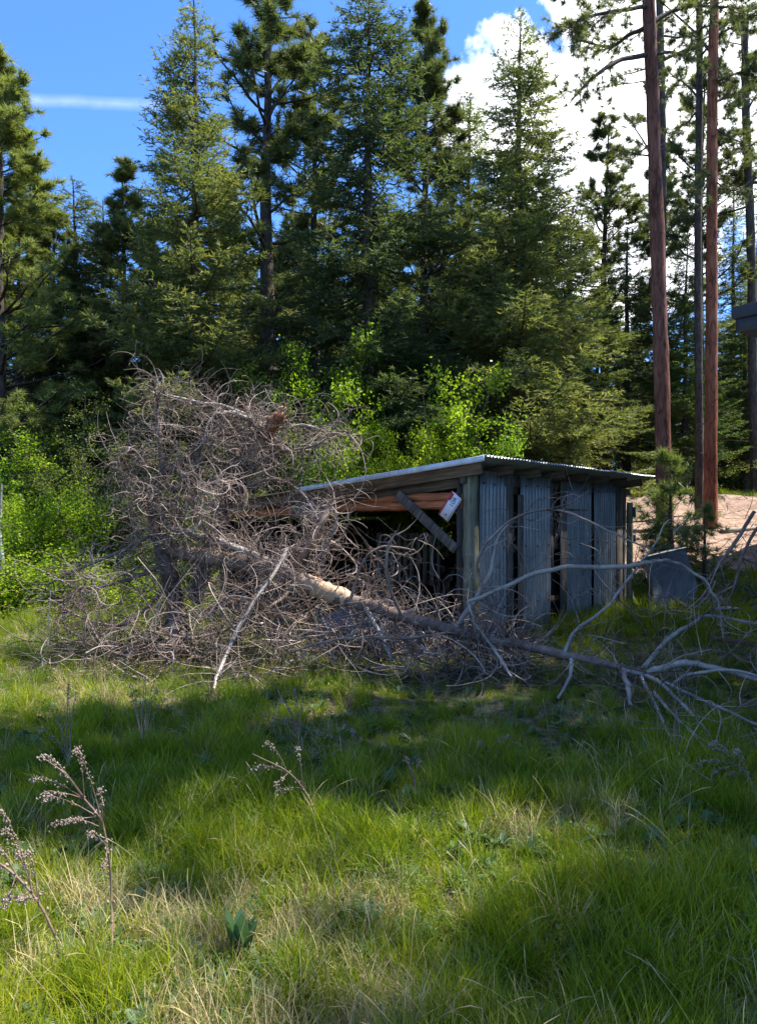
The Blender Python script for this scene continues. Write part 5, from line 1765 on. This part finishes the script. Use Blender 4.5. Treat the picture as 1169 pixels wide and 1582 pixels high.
def scatter(n, dmin, dmax, power):
    u = rng.random(n)
    D = dmin * (dmax / dmin) ** (u ** power)
    x = (rng.random(n) * 2 - 1) * (D * .62 + .5)
    return x, D


parts = []
x, D = scatter(21000, 1.7, 14, .9); parts.append((x, D, 0))
x, D = scatter(7000, 10, 34, 1.0); parts.append((x, D, 1))
x = np.concatenate([p[0] for p in parts]); y = np.concatenate([p[1] for p in parts]); kind = np.concatenate([np.full(len(p[0]), p[2]) for p in parts])
# not inside the shed, on the track, or in the house
relp = np.stack([x - AX[0], y - AX[1]], 1)
w_ = relp @ WD[:2]; o_ = relp @ OD[:2]
inshed = (w_ > -.05) & (w_ < LW + .05) & (o_ > .0) & (o_ < LO)
onroad = (x > 3.4) & (y > ROAD_A(x) + vnoise(x, y, 9, 1.5) * .8) & (y < ROAD_B(x) + .3) & (rng.random(len(x)) > .05)
keep = ~(inshed | onroad)
x, y, kind = x[keep], y[keep], kind[keep]
n = len(x)
dry = vnoise(x, y, 21, 1.5) * .5 + vnoise(x, y, 22, 3.4) * .5 - .05
clumpy = vnoise(x, y, 23, 2.2) * .5 + vnoise(x, y, 24, 5.5) * .5
# drier where the photograph is: straw at the foreground and at the far left
dry = dry + .05 * np.exp(-((y - 2.7) / .6) ** 2) + .28 * sstep(7.2, 9.0, y) * sstep(-1.0, -3.5, x) * (1 - sstep(11.5, 13.5, y))
dry = dry - .16 * np.exp(-((y - 4.9) / 1.2) ** 2) + .16 * np.exp(-((x + .55) / .45) ** 2 - ((y - 2.9) / .45) ** 2)
r_ = rng.random(n)
idx = np.where(clumpy > .52, rng.integers(0, 4, n), rng.integers(4, 8, n))
idx = np.where((dry > .56) & (r_ < .34), rng.integers(8, 11, n), idx)
idx = np.where((dry <= .56) & (r_ < .07), rng.integers(8, 11, n), idx)
idx = np.where((r_ > .93), 11, idx)
r2 = rng.random(n)
idx = np.where(r2 < .045, 13, idx)
idx = np.where((r2 > .045) & (r2 < .065), 14, idx)
idx = np.where(kind == 1, np.where(r_ < .75, 12, 8), idx)
scl = rng.uniform(.6, 1.1, n) * (.55 + .55 * clumpy)
scl = scl * (1 - .35 * sstep(5.0, 6.0, y) * (1 - sstep(8.5, 10, y)) * sstep(-.5, 1.0, x))
scl = np.where((idx == 13) | (idx == 14), rng.uniform(.7, 1.2, n), scl)
rotv = np.stack([rng.normal(0, .08, n), rng.normal(0, .08, n), rng.random(n) * 6.28], 1)
gm = bpy.data.meshes.new('grass')
gm.vertices.add(n)
gm.vertices.foreach_set('co', np.stack([x, y, gz(x, y)], 1).astype(np.float32).ravel())
at = gm.attributes.new('rot', 'FLOAT_VECTOR', 'POINT'); at.data.foreach_set('vector', rotv.astype(np.float32).ravel())
at = gm.attributes.new('scl', 'FLOAT', 'POINT'); at.data.foreach_set('value', scl.astype(np.float32))
at = gm.attributes.new('idx', 'INT', 'POINT'); at.data.foreach_set('value', idx.astype(np.int32))
go = bpy.data.objects.new('grass', gm); COL.objects.link(go)
tag(go, 'long green meadow grass mixed with dry straw around the shed and brush', 'grass', kind='stuff')
ng = bpy.data.node_groups.new('scatter grass', 'GeometryNodeTree')
ng.interface.new_socket('Geometry', in_out='INPUT', socket_type='NodeSocketGeometry')
ng.interface.new_socket('Geometry', in_out='OUTPUT', socket_type='NodeSocketGeometry')
gi = ng.nodes.new('NodeGroupInput'); gout = ng.nodes.new('NodeGroupOutput')
ci = ng.nodes.new('GeometryNodeCollectionInfo'); ci.inputs[0].default_value = tufts
ci.inputs['Separate Children'].default_value = True; ci.inputs['Reset Children'].default_value = True
ip = ng.nodes.new('GeometryNodeInstanceOnPoints'); ip.inputs['Pick Instance'].default_value = True


def named(nm, ty):
    k = ng.nodes.new('GeometryNodeInputNamedAttribute'); k.data_type = ty; k.inputs[0].default_value = nm
    return [s for s in k.outputs if s.enabled and s.name == 'Attribute'][0]


L = ng.links.new
L(gi.outputs[0], ip.inputs['Points']); L(ci.outputs[0], ip.inputs['Instance'])
L(named('idx', 'INT'), ip.inputs['Instance Index'])
L(named('rot', 'FLOAT_VECTOR'), ip.inputs['Rotation'])
L(named('scl', 'FLOAT'), ip.inputs['Scale'])
L(ip.outputs[0], gout.inputs[0])
md = go.modifiers.new('scatter', 'NODES'); md.node_group = ng

# drop prototypes that were never placed
for k_, o in PROTO.items():
    if k_ not in used:
        for ch in list(o.children): bpy.data.objects.remove(ch)
        bpy.data.objects.remove(o)
for k_, o in BP.items():
    if k_ not in bused:
        for ch in list(o.children): bpy.data.objects.remove(ch)
        bpy.data.objects.remove(o)
print('done')
